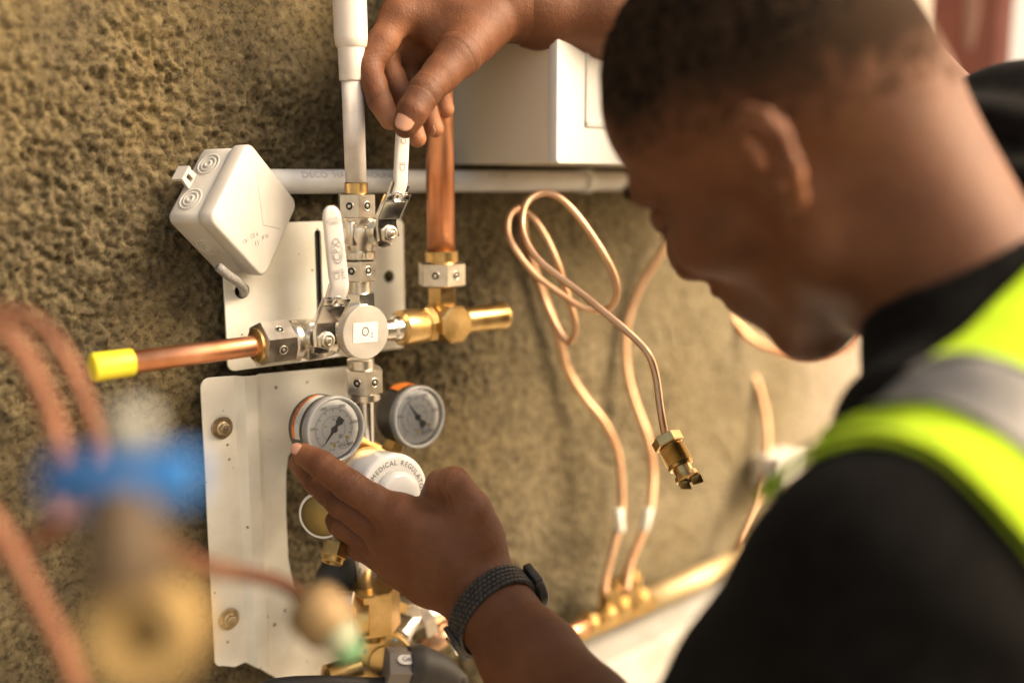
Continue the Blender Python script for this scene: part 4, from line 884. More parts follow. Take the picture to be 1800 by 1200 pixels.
# ------------------------------------------------------------------ implicit surfaces for the person
class Field:
    """grid in camera-aligned axes (x right, y up, d forward), metres"""
    def __init__(s, lo, hi, h):
        s.lo = np.array(lo, np.float32); s.h = h; s.n = np.maximum(2, np.ceil((np.array(hi) - lo) / h).astype(int) + 1)
        s.F = np.full(s.n, .03, np.float32)
    def region(s, lo, hi):
        a = np.clip(np.floor((np.array(lo) - s.lo) / s.h).astype(int), 0, s.n); b = np.clip(np.ceil((np.array(hi) - s.lo) / s.h).astype(int) + 1, 0, s.n)
        if (b <= a).any(): return None
        sl = tuple(slice(i, j) for i, j in zip(a, b))
        ax = [s.lo[k] + s.h * np.arange(a[k], b[k], dtype=np.float32) for k in range(3)]
        return sl, ax[0][:, None, None], ax[1][None, :, None], ax[2][None, None, :]
    def put(s, sl, d, k, op):
        a = s.F[sl]
        if op == 'u':
            if k > 0: hh = np.maximum(k - np.abs(a - d), 0) / k; s.F[sl] = np.minimum(a, d) - hh * hh * k * .25
            else: s.F[sl] = np.minimum(a, d)
        else:
            d = -d; hh = np.maximum(k - np.abs(a - d), 0) / max(k, 1e-6); s.F[sl] = np.maximum(a, d) + hh * hh * k * .25
    def cap(s, a, b, ra, rb, k=0., op='u', m=.03):
        a = np.array(a, np.float32); b = np.array(b, np.float32); R_ = max(ra, rb) + max(k, 0) + m
        g = s.region(np.minimum(a, b) - R_, np.maximum(a, b) + R_)
        if g is None: return s
        sl, x, y, z = g; ab = b - a; L2 = max(float(ab.dot(ab)), 1e-10)
        t = np.clip(((x - a[0]) * ab[0] + (y - a[1]) * ab[1] + (z - a[2]) * ab[2]) / L2, 0, 1)
        d = np.sqrt((x - a[0] - t * ab[0]) ** 2 + (y - a[1] - t * ab[1]) ** 2 + (z - a[2] - t * ab[2]) ** 2) - (ra + (rb - ra) * t)
        s.put(sl, d, k, op); return s
    def ell(s, c, r, k=0., A=None, op='u', m=.02):
        """A: 3x3 rows = ellipsoid axes in field coords"""
        c = np.array(c, np.float32); r = np.array(r, np.float32); R_ = r.max() + k + m
        g = s.region(c - R_, c + R_)
        if g is None: return s
        sl, x, y, z = g; A = np.eye(3) if A is None else A
        X, Y, Z_ = x - c[0], y - c[1], z - c[2]
        p = [(A[i][0] * X + A[i][1] * Y + A[i][2] * Z_) / r[i] for i in range(3)]
        k0 = np.sqrt(p[0] ** 2 + p[1] ** 2 + p[2] ** 2) + 1e-6; k1 = np.sqrt((p[0] / r[0]) ** 2 + (p[1] / r[1]) ** 2 + (p[2] / r[2]) ** 2) + 1e-6
        s.put(sl, k0 * (k0 - 1) / k1, k, op); return s
    def merge(s, o, k):
        s.put(tuple(slice(None) for _ in range(3)), o.F, k, 'u'); return s
    def mesh(s):
        F_ = s.F; n = F_.shape; neg = F_ < 0
        cs = np.zeros(tuple(i - 1 for i in n), np.int8)
        for i in (0, 1):
            for j in (0, 1):
                for k in (0, 1): cs += neg[i:n[0] - 1 + i, j:n[1] - 1 + j, k:n[2] - 1 + k]
        act = (cs > 0) & (cs < 8); ci = np.argwhere(act); idx = np.full(cs.shape, -1, np.int64); idx[act] = np.arange(len(ci))
        val = {}
        for i in (0, 1):
            for j in (0, 1):
                for k in (0, 1): val[(i, j, k)] = F_[ci[:, 0] + i, ci[:, 1] + j, ci[:, 2] + k]
        acc = np.zeros((len(ci), 3)); cnt = np.zeros(len(ci))
        for c in list(val):
            for ax in range(3):
                if c[ax] == 0:
                    e = list(c); e[ax] = 1; a = val[c]; b = val[tuple(e)]; mk = (a < 0) != (b < 0)
                    t = np.where(mk, a / np.where(np.abs(a - b) < 1e-12, 1, a - b), 0); p = np.zeros((len(ci), 3)); p[:] = c; p[:, ax] = t
                    acc += p * mk[:, None]; cnt += mk
        V = s.lo + s.h * (ci + acc / cnt[:, None]); Q = []
        for ax in range(3):
            u, v = (ax + 1) % 3, (ax + 2) % 3
            sl0 = [slice(None)] * 3; sl1 = [slice(None)] * 3; sl0[ax] = slice(0, -1); sl1[ax] = slice(1, None)
            a = neg[tuple(sl0)]; b = neg[tuple(sl1)]; e = np.argwhere(a != b)
            e = e[(e[:, u] > 0) & (e[:, v] > 0) & (e[:, u] < n[u] - 1) & (e[:, v] < n[v] - 1)]
            if not len(e): continue
            s_ = a[e[:, 0], e[:, 1], e[:, 2]]; q = []
            for du, dv in ((1, 1), (0, 1), (0, 0), (1, 0)):
                c = e.copy(); c[:, u] -= du; c[:, v] -= dv; q.append(idx[c[:, 0], c[:, 1], c[:, 2]])
            q = np.stack(q, 1); q[~s_] = q[~s_][:, ::-1]; Q.append(q)
        Q = np.concatenate(Q)
        return V, Q
def smooth_mesh(V, Q, it=2, lam=.5):
    n = len(V); E_ = np.concatenate([Q[:, [0, 1]], Q[:, [1, 2]], Q[:, [2, 3]], Q[:, [3, 0]]]); E_ = np.concatenate([E_, E_[:, ::-1]])
    deg = np.bincount(E_[:, 0], minlength=n).astype(float)
    for i in range(it):
        for l_ in (lam, -lam * 1.02):
            S_ = np.stack([np.bincount(E_[:, 0], V[E_[:, 1], k], minlength=n) for k in range(3)], 1) / np.maximum(deg, 1)[:, None]
            V = V + l_ * (S_ - V) * (deg > 0)[:, None]
    return V
def normals(V, Q):
    n_ = np.cross(V[Q[:, 2]] - V[Q[:, 0]], V[Q[:, 3]] - V[Q[:, 1]]); out = np.zeros_like(V)
    for k in range(4): np.add.at(out, Q[:, k], n_)
    return out / (np.linalg.norm(out, axis=1)[:, None] + 1e-12)
def c2w(V): return C0 + V[:, :1] * RT + V[:, 1:2] * UP + V[:, 2:3] * FW      # left-handed cam axes -> flips faces
def px3(px, py, d): return np.array([(px - 900) / F * d, (600 - py) / F * d, d])
person = thing('person', 'man with close-cropped hair, black t-shirt and yellow vest, working on the valves with both hands', 'person', tuple(camp(.35, -.5, .55)))

# ---- hands: joint = (px, py, depth, radius)
def chain(f, pts, k=.004):
    P = [px3(*p[:3]) for p in pts]
    for i in range(len(P) - 1): f.cap(P[i], P[i + 1], pts[i][3], pts[i + 1][3], k)
    return P
def densify_finger(pts):
    """adds slight knuckle bulges: the shafts between joints are a little thinner"""
    out = []
    for i, p in enumerate(pts):
        out.append(p)
        if i < len(pts) - 1:
            q = pts[i + 1]; out.append(tuple((a + b) / 2 for a, b in zip(p[:3], q[:3])) + (min((p[3] + q[3]) / 2 * .95, (p[3] + q[3]) / 2),))
    return out
def hand(lo, hi, h, fingers, palm, forearm, creases=(), kf=.0012, kp=.007, cuts=()):
    fF = Field(lo, hi, h)
    for fi in fingers:
        g = Field(lo, hi, h) ; chain(g, densify_finger(fi), .003); fF.merge(g, kf)
    pF = Field(lo, hi, h)
    for seg in palm:
        chain(pF, seg, .014)
    for seg in forearm: chain(pF, seg, .012)
    fF.merge(pF, kp)
    for (a, b, r) in creases: fF.cap(px3(*a), px3(*b), r, r, .0022, 's')
    V, Q = fF.mesh(); V = smooth_mesh(V, Q, 2)
    return V, Q
WR = []
def wrinkles(V, Q, specs):
    WR.clear()
    nr = normals(V, Q); nr *= -1 if np.sum(np.cross(V[Q[:, 1]] - V[Q[:, 0]], V[Q[:, 2]] - V[Q[:, 0]]) * V[Q[:, 0]]) < 0 else 1
    rs = np.random.RandomState(3)
    for (a, b, rad, offs, amp) in specs:
        A_, B_ = px3(*a[:3]), px3(*b[:3]); ax = nrm(B_ - A_); rel = V - A_; t = rel @ ax; dist = np.linalg.norm(rel, axis=1)
        wig = .0007 * vnoise3(V, 170, 5); fall = np.clip(1.6 - dist / rad, 0, 1)
        d = sum(np.exp(-((t + wig - o) / .00085) ** 2) * (.6 + .4 * rs.rand()) for o in offs)
        V = V - nr * (1.7 * amp * d * fall)[:, None]; WR[:] = list(np.maximum(WR, d * fall)) if len(WR) == len(V) else list(d * fall)
    return V
def fingermask(V, tips, rr=.018):
    m_ = np.zeros(len(V))
    for p, r_ in tips:
        d = np.linalg.norm(V - px3(*p[:3]), axis=1); m_ = np.maximum(m_, np.clip(1 - d / r_, 0, 1))
    return m_
bodyV, bodyQ, bodyM = [], [], []
def add_body(V, Q, mask):
    off = sum(len(v) for v in bodyV); bodyV.append(V); bodyQ.append(Q + off); bodyM.append(mask)

# raised right hand
UI = [(702, 26, .775, .0128), (646, 118, .765, .0114), (668, 178, .758, .0094), (685, 211, .754, .0076)]
UM = [(712, 8, .792, .0125), (676, 104, .788, .0112), (708, 170, .785, .0088), (733, 243, .780, .0074)]
UR = [(730, 4, .810, .0118), (704, 108, .812, .0100), (742, 165, .806, .0086), (764, 226, .800, .0072)]
UL = [(752, 4, .826, .0105), (752, 100, .820, .0096), (772, 150, .812, .0086), (783, 192, .806, .0072)]
UT = [(858, 40, .786, .0185), (806, 98, .760, .0172), (746, 162, .735, .0124), (725, 196, .728, .0112), (713, 221, .728, .0092)]
w0 = (905, 8, .805)
palm = [[(*w0, .024), (790, 10, .79, .0165), (*UI[0][:3], .0135)], [(905, -8, .815, .024), (800, -8, .80, .016), (*UM[0][:3], .0135)], [(905, -8, .825, .022), (UR[0][0], UR[0][1], UR[0][2], .0125)],
        [(905, 10, .83, .02), (UL[0][0], UL[0][1], UL[0][2], .0115)], [(880, 22, .80, .022), (820, 62, .785, .0225), (806, 98, .770, .015)], [(735, 20, .80, .012), (800, 50, .80, .016)], [(800, 85, .775, .012), (735, 35, .785, .010)], [(770, 50, .80, .014), (722, 95, .805, .013)]]
fore = [[(895, 4, .808, .0265), (950, 18, .815, .0270), (1060, 20, .83, .033), (1240, 30, .85, .041), (1400, 55, .87, .043)], [(895, 4, .828, .024), (1060, 22, .85, .032), (1240, 30, .87, .038), (1400, 55, .88, .04)]]
up_arm = [(1400, 55, .875, .042), (1560, 155, .82, .041), (1760, 300, .74, .042)]
cre = []
lo = px3(600, 300, .70) ; 
V, Q = hand((-.150, .138, .708), (.02, .32, .87), .0012, [UI, UM, UR, UL, UT], palm, fore[:1] + fore[1:], cre)
V = wrinkles(V, Q, [(UT[2], UT[3], .015, (-.0052, -.0026, -.0002, .0022, .0046), .0005), (UI[1], UI[2], .014, (-.003, 0, .003), .0004), (UI[2], UI[3], .011, (-.002, .001), .0004), (UM[1], UM[2], .013, (-.002, .002), .0004), (UR[2], UR[3], .010, (-.001, .0015), .0004), (UT[1], UT[2], .020, (-.006, .004), .0003)])
mk = np.zeros((len(V), 3))
tips = [(UI[3], .020), (UM[3], .024), (UR[3], .028), (UL[3], .026), ((690, 70, .775), .022), ((700, 130, .785), .02)]
mk[:, 0] = fingermask(V, tips) * .9
mk[:, 0] *= 1
mk[:, 2] = np.clip(1 - np.abs(np.linalg.norm(V - px3(740, 166, .723), axis=1)) / .013, 0, 1) * .45
pjV = V[:, 0] / V[:, 2] * F + 900
mk[:, 2] = np.maximum(mk[:, 2], np.clip(np.array(WR), 0, 1) * .55)
keep = V[:, 0] < .018
fmask = keep[Q].all(1); add_body(V, Q[fmask], mk)
# its forearm and upper arm, coarser
fa_ = Field((.005, .05, .62), (.46, .40, .97), .003)
for sg in fore: chain(fa_, sg, .02)
chain(fa_, up_arm, .03)
V, Q = fa_.mesh(); V = smooth_mesh(V, Q, 1); mk = np.zeros((len(V), 3)); add_body(V, Q, mk)

# lower left hand
LI = [(702, 908, .742, .0135), (612, 852, .738, .0118), (565, 816, .742, .0102), (533, 798, .748, .0085)]
LM = [(682, 940, .752, .0132), (600, 882, .760, .0118), (556, 846, .772, .0100), (526, 814, .784, .0082)]
LR = [(680, 972, .765, .0128), (602, 918, .777, .0116), (574, 892, .798, .0092), (578, 868, .812, .0078)]
LL = [(704, 1000, .775, .0118), (632, 960, .788, .0104), (603, 930, .805, .0084), (594, 903, .818, .0070)]
LT = [(838, 962, .748, .0190), (824, 896, .738, .0158), (797, 850, .735, .0125), (775, 853, .745, .0118), (762, 868, .757, .0095)]
lp2 = [[(835, 1010, .745, .020), (765, 950, .740, .018), (*LI[0][:3], .0140)], [(828, 1022, .750, .020), (750, 975, .745, .018), (*LM[0][:3], .0138)], [(820, 1032, .757, .020), (748, 1000, .757, .017), (*LR[0][:3], .0135)],
       [(812, 1040, .765, .019), (755, 1020, .766, .016), (*LL[0][:3], .0130)], [(845, 1005, .748, .021), (832, 950, .745, .0205), (820, 905, .742, .015)], [(800, 985, .7252, .003), (728, 925, .7262, .003), (702, 908, .7300, .003)], [(800, 998, .7268, .003), (730, 958, .7300, .003), (684, 942, .7400, .003)], [(796, 1012, .7345, .003), (735, 990, .7385, .003), (682, 974, .7535, .003)], [(812, 925, .745, .015), (760, 925, .742, .014), (712, 905, .742, .012)]]
EL = (1190, 1500, .55)
def fl(t, dx=0, dd=0): return tuple(np.array((848, 1040, .742)) * (1 - t) + np.array(EL) * t + np.array((dx, 0, dd)))
fore2 = [[(*fl(0, 8, -.004), .0245), (*fl(.06, 8, -.004), .0240), (*fl(.25, 12), .0285), (*fl(.5, 12), .034), (*fl(.8), .039), (*fl(1), .042)], [(*fl(0, -22, .008), .0225), (*fl(.06, -20, .008), .0225), (*fl(.25, -18, .01), .028), (*fl(.5, -10, .01), .033), (*fl(1), .04)]]
cre2 = []
V, Q = hand((-.185, -.28, .60), (.09, -.06, .86), .0012, [LI, LM, LR, LL, LT], lp2, fore2, cre2, kp=.009)
V = wrinkles(V, Q, [(LI[1], LI[2], .014, (-.0045, -.0018, .0008, .0034), .0005), (LI[2], LI[3], .012, (-.002, .0005, .003), .0004), (LM[1], LM[2], .014, (-.003, 0, .003), .0005), (LM[2], LM[3], .012, (-.001, .002), .0004), (LR[1], LR[2], .014, (-.003, 0, .003), .0005), (LT[2], LT[3], .016, (-.004, -.0012, .0018, .0042), .0005), (LI[0], LI[1], .016, (-.002, .003), .0003)])
mk = np.zeros((len(V), 3)); mk[:, 0] = fingermask(V, [(LI[3], .016), (LM[3], .018), ((778, 838, .735), .018)]) * .6; mk[:, 2] = np.clip(np.array(WR), 0, 1) * .5
add_body(V, Q, mk)
fb = Field((-.02, -.50, .36), (.34, -.17, .68), .003)
for sg in fore2: chain(fb, sg[1:], .02)
chain(fb, [(*EL, .042), (1500, 1200, .45, .05)], .03)
# start the coarse part slightly inside the fine one
V, Q = fb.mesh(); V = smooth_mesh(V, Q, 1)
cut = np.ones(len(V), bool); cut &= ~((V[:, 1] > -.272) & (V[:, 2] > .605)); fm = cut[Q].all(1)
add_body(V, Q[fm], np.zeros((len(V), 3)))

# ---- head
HF = nrm([-0.66049227, -0.4534239, 0.59846196]); HL = nrm([-0.45308352, -0.39489167, -0.79923456]); HU = nrm([-0.5987197, 0.79904151, -0.055384])
_a = R(12); HF, HL = math.cos(_a) * HF - math.sin(_a) * HL, math.cos(_a) * HL + math.sin(_a) * HF
HC = np.array([.1660, .1235, .5708]); HS = 1.05
HO = HC
def hp(f_, l_, u_): return HO + HS * (HF * f_ + HL * l_ + HU * u_)
HA = np.array([HF, HL, HU])
NB = np.array([.262, -.005, .535]); LS = px3(1600, 1060, .43); RS = np.array([.325, .125, .66]); PV = np.array([.47, -.42, .62])
hf = Field((-.02, -.12, .33), (.36, .30, .80), .0022)
def he(c, r, k=.012, op='u'): hf.ell(hp(*c), np.array(r) * HS, k, HA, op)
def hc(a, b, ra, rb, k=.01, op='u'): hf.cap(hp(*a), hp(*b), ra * HS, rb * HS, k, op)
he((.004, 0, .038), (.082, .070, .078), 0); he((-.022, 0, .018), (.054, .061, .060), .02); he((.045, 0, .045), (.046, .062, .052), .02)
he((.038, 0, -.030), (.050, .053, .066), .03)
for s_ in (-1, 1):
    hc((-.006, s_ * .053, -.028), (.004, s_ * .048, -.060), .015, .015, .02)
    hc((.004, s_ * .048, -.060), (.070, s_ * .014, -.102), .016, .014, .02)
    he((.058, s_ * .042, -.020), (.028, .021, .021), .02)
    hc((.094, s_ * .006, .024), (.076, s_ * .046, .022), .0085, .0095, .012)
    he((.104, s_ * .0150, -.032), (.0125, .0090, .0095), .006)
    he((.092, s_ * .0335, .004), (.013, .0165, .0125), .012, 's')
    he((.0815, s_ * .0325, .002), (.0118, .0145, .0118), .002)
    hc((.092, s_ * .024, -.001), (.083, s_ * .046, -.001), .0016, .0014, .002, 's')
    he((.112, s_ * .0065, -.040), (.006, .0036, .004), .002, 's')
he((.070, 0, -.102), (.018, .022, .018), .014); hc((.060, 0, -.104), (.005, 0, -.088), .014, .026, .02); he((.078, 0, -.062), (.028, .028, .030), .02)
hc((.094, 0, .012), (.112, 0, -.022), .0085, .0120, .010); he((.113, 0, -.029), (.0125, .0135, .0110), .006)
he((.0965, 0, -.0535), (.0110, .023, .0068), .004); he((.0930, 0, -.0655), (.0115, .0205, .0078), .004); hc((.1070, -.02, -.0590), (.1070, .02, -.0590), .0012, .0012, .002, 's')
# neck, thick and leaning
hf.cap(hp(-.030, 0, -.030), NB + np.array([.0, -.002, 0]), .045, .049, .026); hf.cap(hp(-.036, 0, -.004), NB + np.array([-.006, -.004, .03]), .034, .036, .035)

hf.cap(NB, (NB + LS) / 2, .036, .030, .01); hf.cap(NB, (NB + RS) / 2, .036, .030, .01)
# ears
def ear(s_):
    ce_, se_ = math.cos(R(20)), math.sin(R(20))
    e0 = lambda f_, u_, o: (-.020 + (f_ * .86) * ce_ - (u_ * .88) * se_, s_ * (.0680 + o * 1.30), -.003 + (u_ * .88) * ce_ + (f_ * .90) * se_)
    ring = [(.016, .004, .001), (.018, .016, .004), (.013, .027, .009), (.001, .033, .013), (-.011, .030, .017), (-.019, .018, .019), (-.020, .004, .019), (-.016, -.009, .016), (-.010, -.019, .011), (-.003, -.026, .007), (.004, -.025, .004)]
    for i in range(len(ring) - 1):
        a, b = ring[i], ring[i + 1]; hc(e0(*a), e0(*b), .0036 if i < 8 else .0052, .0036 if i < 7 else .0052, .003)
    for (a, b, r_) in (((-.012, .022, .010), (-.014, -.006, .011), .0035), ((-.014, -.006, .011), (-.002, -.019, .005), .0042), ((.006, .022, .006), (-.008, .012, .010), .0032)): hc(e0(*a), e0(*b), r_, r_, .003)
    hc(e0(-.004, -.020, .006), e0(.002, -.012, .004), .0055, .004, .005)
    he(e0(.0105, .001, .003), (.0045, .004, .0065), .004)
    he(e0(-.001, -.001, .007), (.0100, .012, .0135), .003, 's'); he(e0(.003, .0, -.003), (.0042, .008, .005), .002, 's')
    hc(e0(.012, .018, .010), e0(-.006, .026, .014), .0028, .0028, .003, 's'); hc(e0(-.006, .026, .014), (e0(-.0165, .008, .019)), .0026, .0024, .003, 's')
ear(1); ear(-1)
V, Q = hf.mesh(); V = smooth_mesh(V, Q, 2)
rel = (V - HO) / HS @ np.linalg.inv(HA).astype(float)
mk = np.zeros((len(V), 3))
# close crop: denser to the crown, fading to the nape
hline = rel[:, 2] - (.020 - .62 * np.clip(.0 - rel[:, 0], 0, .09) + np.clip(rel[:, 0] - .050, 0, 1) * 1.5)
jit = vnoise3(rel, 160, 3) * .006 + vnoise3(rel, 40, 4) * .006
mk[:, 1] = np.clip((hline + jit) / .042, 0, 1) ** .9 * (rel[:, 2] > -.09)
mk[:, 1] *= (np.abs(rel[:, 1]) < .0795)
eard = np.linalg.norm(V - hp(-.012, .092, .0), axis=1); mk[:, 0] = np.clip(1 - eard / .045, 0, 1) * .25
add_body(V, Q, mk)

V = np.concatenate(bodyV); Q = np.concatenate(bodyQ); MK = np.concatenate(bodyM)
used = np.zeros(len(V), bool); used[Q.ravel()] = True; mp = np.cumsum(used) - 1; V = V[used]; MK = MK[used]; Q = mp[Q]
body = obj('body', c2w(V), Q[:, ::-1], 'skin', person)
ca = body.data.color_attributes.new('mask', 'FLOAT_COLOR', 'POINT'); ca.data.foreach_set('color', np.concatenate([MK, np.ones((len(MK), 1))], 1).astype(np.float32).ravel())
# eyes and brows (they look down at the fittings)
for s_ in (-1, 1):
    mb = MB(); c_ = c2w(hp(.0825, s_ * .0325, .0015)[None])[0]; mb.add(*lathe([(-.0115, 0)] + [(-.0115 * math.cos(math.pi * i / 12), .0115 * math.sin(math.pi * i / 12)) for i in range(1, 12)] + [(.0115, 0)], c_, c2w((HO + HF * .5 - HU * .35)[None])[0] - c2w(HO[None])[0], 20)); mb.build('eyeball', 'eye', person)
    mb = MB()
    for i in range(14):
        t = i / 13; a = hp(.0945 - .016 * t, s_ * (.022 + .026 * t), -.002); b = a + HF * .006 + HL * s_ * .003 * t - HU * .005; mb.add(*tube([c2w(a[None])[0], c2w(((a + b) / 2 + HF * .001)[None])[0], c2w(b[None])[0]], [.0005, .0003], 4, 2))
    mb.build('eyelashes', 'hair', person)
    mb = MB(); rs = np.random.RandomState(5)
    for i in range(120):
        t = rs.rand(); a = hp(.1025 - .019 * t - .001, s_ * (.012 + .040 * t), .0235 + .004 * math.sin(t * 2.5) + rs.randn() * .0018); b = a + HL * s_ * .005 + HU * .001 * rs.randn(); mb.add(*tube([c2w(a[None])[0], c2w(b[None])[0]], [.0004, .0002], 3, 1, smooth=False))
    mb.build('eyebrow', 'hair', person)
# hair: thin rough cap over the crown
hh = Field((-.02, -.02, .40), (.36, .32, .78), .0026)
def he2(c, r, k=.012, op='u'): hh.ell(hp(*c), np.array(r) * HS, k, HA, op)
g_ = .0035
he2((.004, 0, .038), (.082 + g_, .070 + g_, .078 + g_), 0); he2((-.022, 0, .018), (.054 + g_, .061 + g_, .060 + g_), .02); he2((.045, 0, .045), (.046 + g_, .062 + g_, .052 + g_), .02)
V, Q = hh.mesh(); rel = (V - HO) / HS @ np.linalg.inv(HA)
line = rel[:, 2] - (.064 - .40 * np.clip(.0 - rel[:, 0], 0, .06) + np.clip(rel[:, 0] - .040, 0, 1) * .8)
nn_ = normals(V, Q); nn_ *= np.sign(((V - HO) * nn_).sum(1))[:, None]
V = V + nn_ * (np.clip(line / .03, -1, 1) * .0030 - .0032 + (.0012 * vnoise3(rel, 420, 8) + .0010 * vnoise3(rel, 200, 9)) * np.clip(line / .02, .15, 1))[:, None]
kp_ = (line > -.03)[Q].all(1); Q = Q[kp_]; used = np.zeros(len(V), bool); used[Q.ravel()] = True; mp = np.cumsum(used) - 1
obj('hair', c2w(V[used]), mp[Q][:, ::-1], 'hair', person)

# fingernails
def nail(tip, dirn, nor, ln, wd, rr, name='fingernail'):
    d = nrm(dirn); nz_ = nrm(nor - d * np.dot(nor, d)); w_ = np.cross(d, nz_); V = []; a, b2 = 12, 10
    for i in range(a + 1):
        for j in range(b2 + 1):
            u_ = i / a * 2 - 1; v_ = j / b2 * 2 - 1
            ex = 1 - .35 * max(0, abs(v_)) ** 3 if u_ > 0 else 1 - .2 * abs(v_) ** 3
            ph = v_ * wd / rr * (1 - .18 * abs(u_) ** 4)
            V.append(tip + d * ln * u_ * ex + nz_ * (rr * math.cos(ph) - rr - .0006 * u_ * u_) + w_ * rr * math.sin(ph))
    Fc = [(i * (b2 + 1) + j, (i + 1) * (b2 + 1) + j, (i + 1) * (b2 + 1) + j + 1, i * (b2 + 1) + j + 1) for i in range(a) for j in range(b2)]
    o = obj(name, c2w(np.array(V)), Fc, 'nail', person); md = o.modifiers.new('s', 'SOLIDIFY'); md.thickness = .0006; md.offset = 0; return o
tp_ = px3(715, 214, .728); dv = px3(*UT[4][:3]) - px3(*UT[3][:3])
nail(px3(715, 214, .728) + np.array([0, 0, -.0104]), dv, np.array([.05, .16, -1.0]), .0088, .0074, .0098, 'thumbnail')
tp_ = px3(533, 795, .748); dv = px3(*LI[3][:3]) - px3(*LI[2][:3]); nail(tp_ + np.array([-.004, .004, -.0062]), dv, np.array([-.35, .55, -.7]), .0045, .0048, .007)
tp_ = px3(766, 226, .80); dv = px3(*UR[3][:3]) - px3(*UR[2][:3]); nail(tp_ + np.array([-.0035, -.0030, -.0052]), dv, np.array([-.6, -.5, -.6]), .004, .0045, .007)

# ---- t-shirt
sf = Field((.02, -.46, .30), (.62, .30, .86), .004)
def sc(a, b, ra, rb, k=.03, op='u'): sf.cap(a, b, ra, rb, k, op)
NB2 = NB + np.array([.02, -.02, .0])
EL3 = px3(*EL[:2], EL[2])
sc(LS, LS + (EL3 - LS) * .80, .0675, .060, 0)
sc(LS, NB2 + np.array([.01, -.02, -.01]), .066, .052, .03)
sc(NB2, RS + np.array([0, -.030, 0]), .056, .044, .02)
sc(RS + np.array([0, -.030, 0]), px3(1745, 305, .76), .047, .046, .012)
sc(NB2 + np.array([.05, -.02, .02]), PV, .10, .16, .06)
sc(LS + np.array([.05, -.04, .06]), PV, .09, .15, .06)
sc(RS + np.array([.02, -.04, .0]), PV, .09, .15, .06)
sc(px3(1700, 950, .52), px3(1420, 1010, .60), .07, .03, .05)
# neck opening, and the sleeve mouth of the raised arm
ndir = nrm(NB - hp(-.03, 0, -.03))
CP = NB - ndir * .026; sc(NB, CP, .061, .0565, .02); sc(NB, (LS + NB) / 2, .053, .060, .02); sf.cap(CP - ndir * .056, CP - ndir * .13, .060, .07, .004, 's')
a_ = px3(1560, 155, .82); sf.cap(a_, px3(1700, 262, .765), .075, .0440, .003, 's')
V, Q = sf.mesh(); nn_ = normals(V, Q); 
ctr = V.mean(0)
fold = .0035 * np.sin((V[:, 0] * 60 + V[:, 1] * 120 + V[:, 2] * 40) + 3 * vnoise3(V, 9, 2)) * np.clip(vnoise3(V, 6, 5) + .3, 0, 1) + .004 * vnoise3(V, 14, 6)
rs_ = np.linalg.norm(V - px3(1740, 250, .74), axis=1); fold += np.clip(1 - rs_ / .12, 0, 1) * .0038 * np.sin(V[:, 1] * 210 - V[:, 0] * 90 + 2.5 * vnoise3(V, 18, 7))
V = V + nn_ * fold[:, None]; V = smooth_mesh(V, Q, 1)
shirt = obj('shirt', c2w(V), Q[:, ::-1], 'shirt', person)
bvh = BVHTree.FromPolygons([Vector(v) for v in c2w(V)], [tuple(q) for q in Q.tolist()])
def on_shirt(px, py, off, d0=.45):
    o = Vector(C0); d = Vector(at(px, py, 1.0) - C0)
    hit, nor, i, t = bvh.ray_cast(o, d.normalized())
    if hit is None or t > .8:
        hit, nor, i, t = bvh.find_nearest(Vector(at(px, py, d0)))
    if nor.dot(d) > 0: nor = -nor
    return np.array(hit) + np.array(nor) * off
def band(name, top, bot, m, off, nu=48, nv=12, d0=.45, par=None):
    tp = crom(np.array([(x, y, 0) for x, y in top], float), 8)[:, :2]; bt2 = crom(np.array([(x, y, 0) for x, y in bot], float), 8)[:, :2]
    u_ = np.linspace(0, 1, nu + 1)
    def rs(P): s_ = np.r_[0, np.cumsum(np.linalg.norm(np.diff(P, axis=0), axis=1))]; s_ /= s_[-1]; return np.stack([np.interp(u_, s_, P[:, k]) for k in (0, 1)], 1)
    T_, B2 = rs(tp), rs(bt2); V = np.zeros((nu + 1, nv + 1, 3))
    for i in range(nu + 1):
        for j in range(nv + 1):
            p = T_[i] * (1 - j / nv) + B2[i] * (j / nv); V[i, j] = on_shirt(p[0], p[1], off, d0)
    if off < .02:
        nz_ = vnoise3(V.reshape(-1, 3), 26, 3) * .0022 + vnoise3(V.reshape(-1, 3), 60, 4) * .0009; V += (nz_.reshape(nu + 1, nv + 1))[..., None] * nrm(C0 - V[nu // 2, nv // 2])
    for _ in range(1):
        V[1:-1, 1:-1] = .5 * V[1:-1, 1:-1] + .125 * (V[2:, 1:-1] + V[:-2, 1:-1] + V[1:-1, 2:] + V[1:-1, :-2])
    V = V.reshape(-1, 3); Fc = [(i * (nv + 1) + j, (i + 1) * (nv + 1) + j, (i + 1) * (nv + 1) + j + 1, i * (nv + 1) + j + 1) for i in range(nu) for j in range(nv)]
    o = obj(name, V, Fc, m, par or person); md = o.modifiers.new('s', 'SOLIDIFY'); md.thickness = .0022; md.offset = 1 ; return o
vest_top = [(1632, 640), (1665, 618), (1700, 590), (1750, 535), (1800, 480), (1900, 380)]
gl_top = [(1604, 668), (1640, 650), (1690, 642), (1750, 652), (1800, 672), (1900, 725)]
gl_bot = [(1540, 728), (1590, 720), (1650, 722), (1710, 750), (1760, 784), (1800, 822), (1900, 935)]
v_bot = [(1345, 886), (1378, 850), (1430, 812), (1500, 788), (1565, 788), (1640, 815), (1700, 862), (1750, 912), (1800, 970), (1900, 1110)]
v_mid = [(1330, 868), (1368, 826), (1430, 776), (1500, 742), (1545, 728), (1600, 720), (1650, 722), (1710, 750), (1760, 784), (1800, 822), (1900, 935)]
vest = band('vest', vest_top, gl_top, 'vest_yellow', .004)
band('vest_panel', v_mid, v_bot, 'vest_yellow', .004, 72, 12)
band('reflective_stripe', gl_top, gl_bot, 'reflective', .0056)
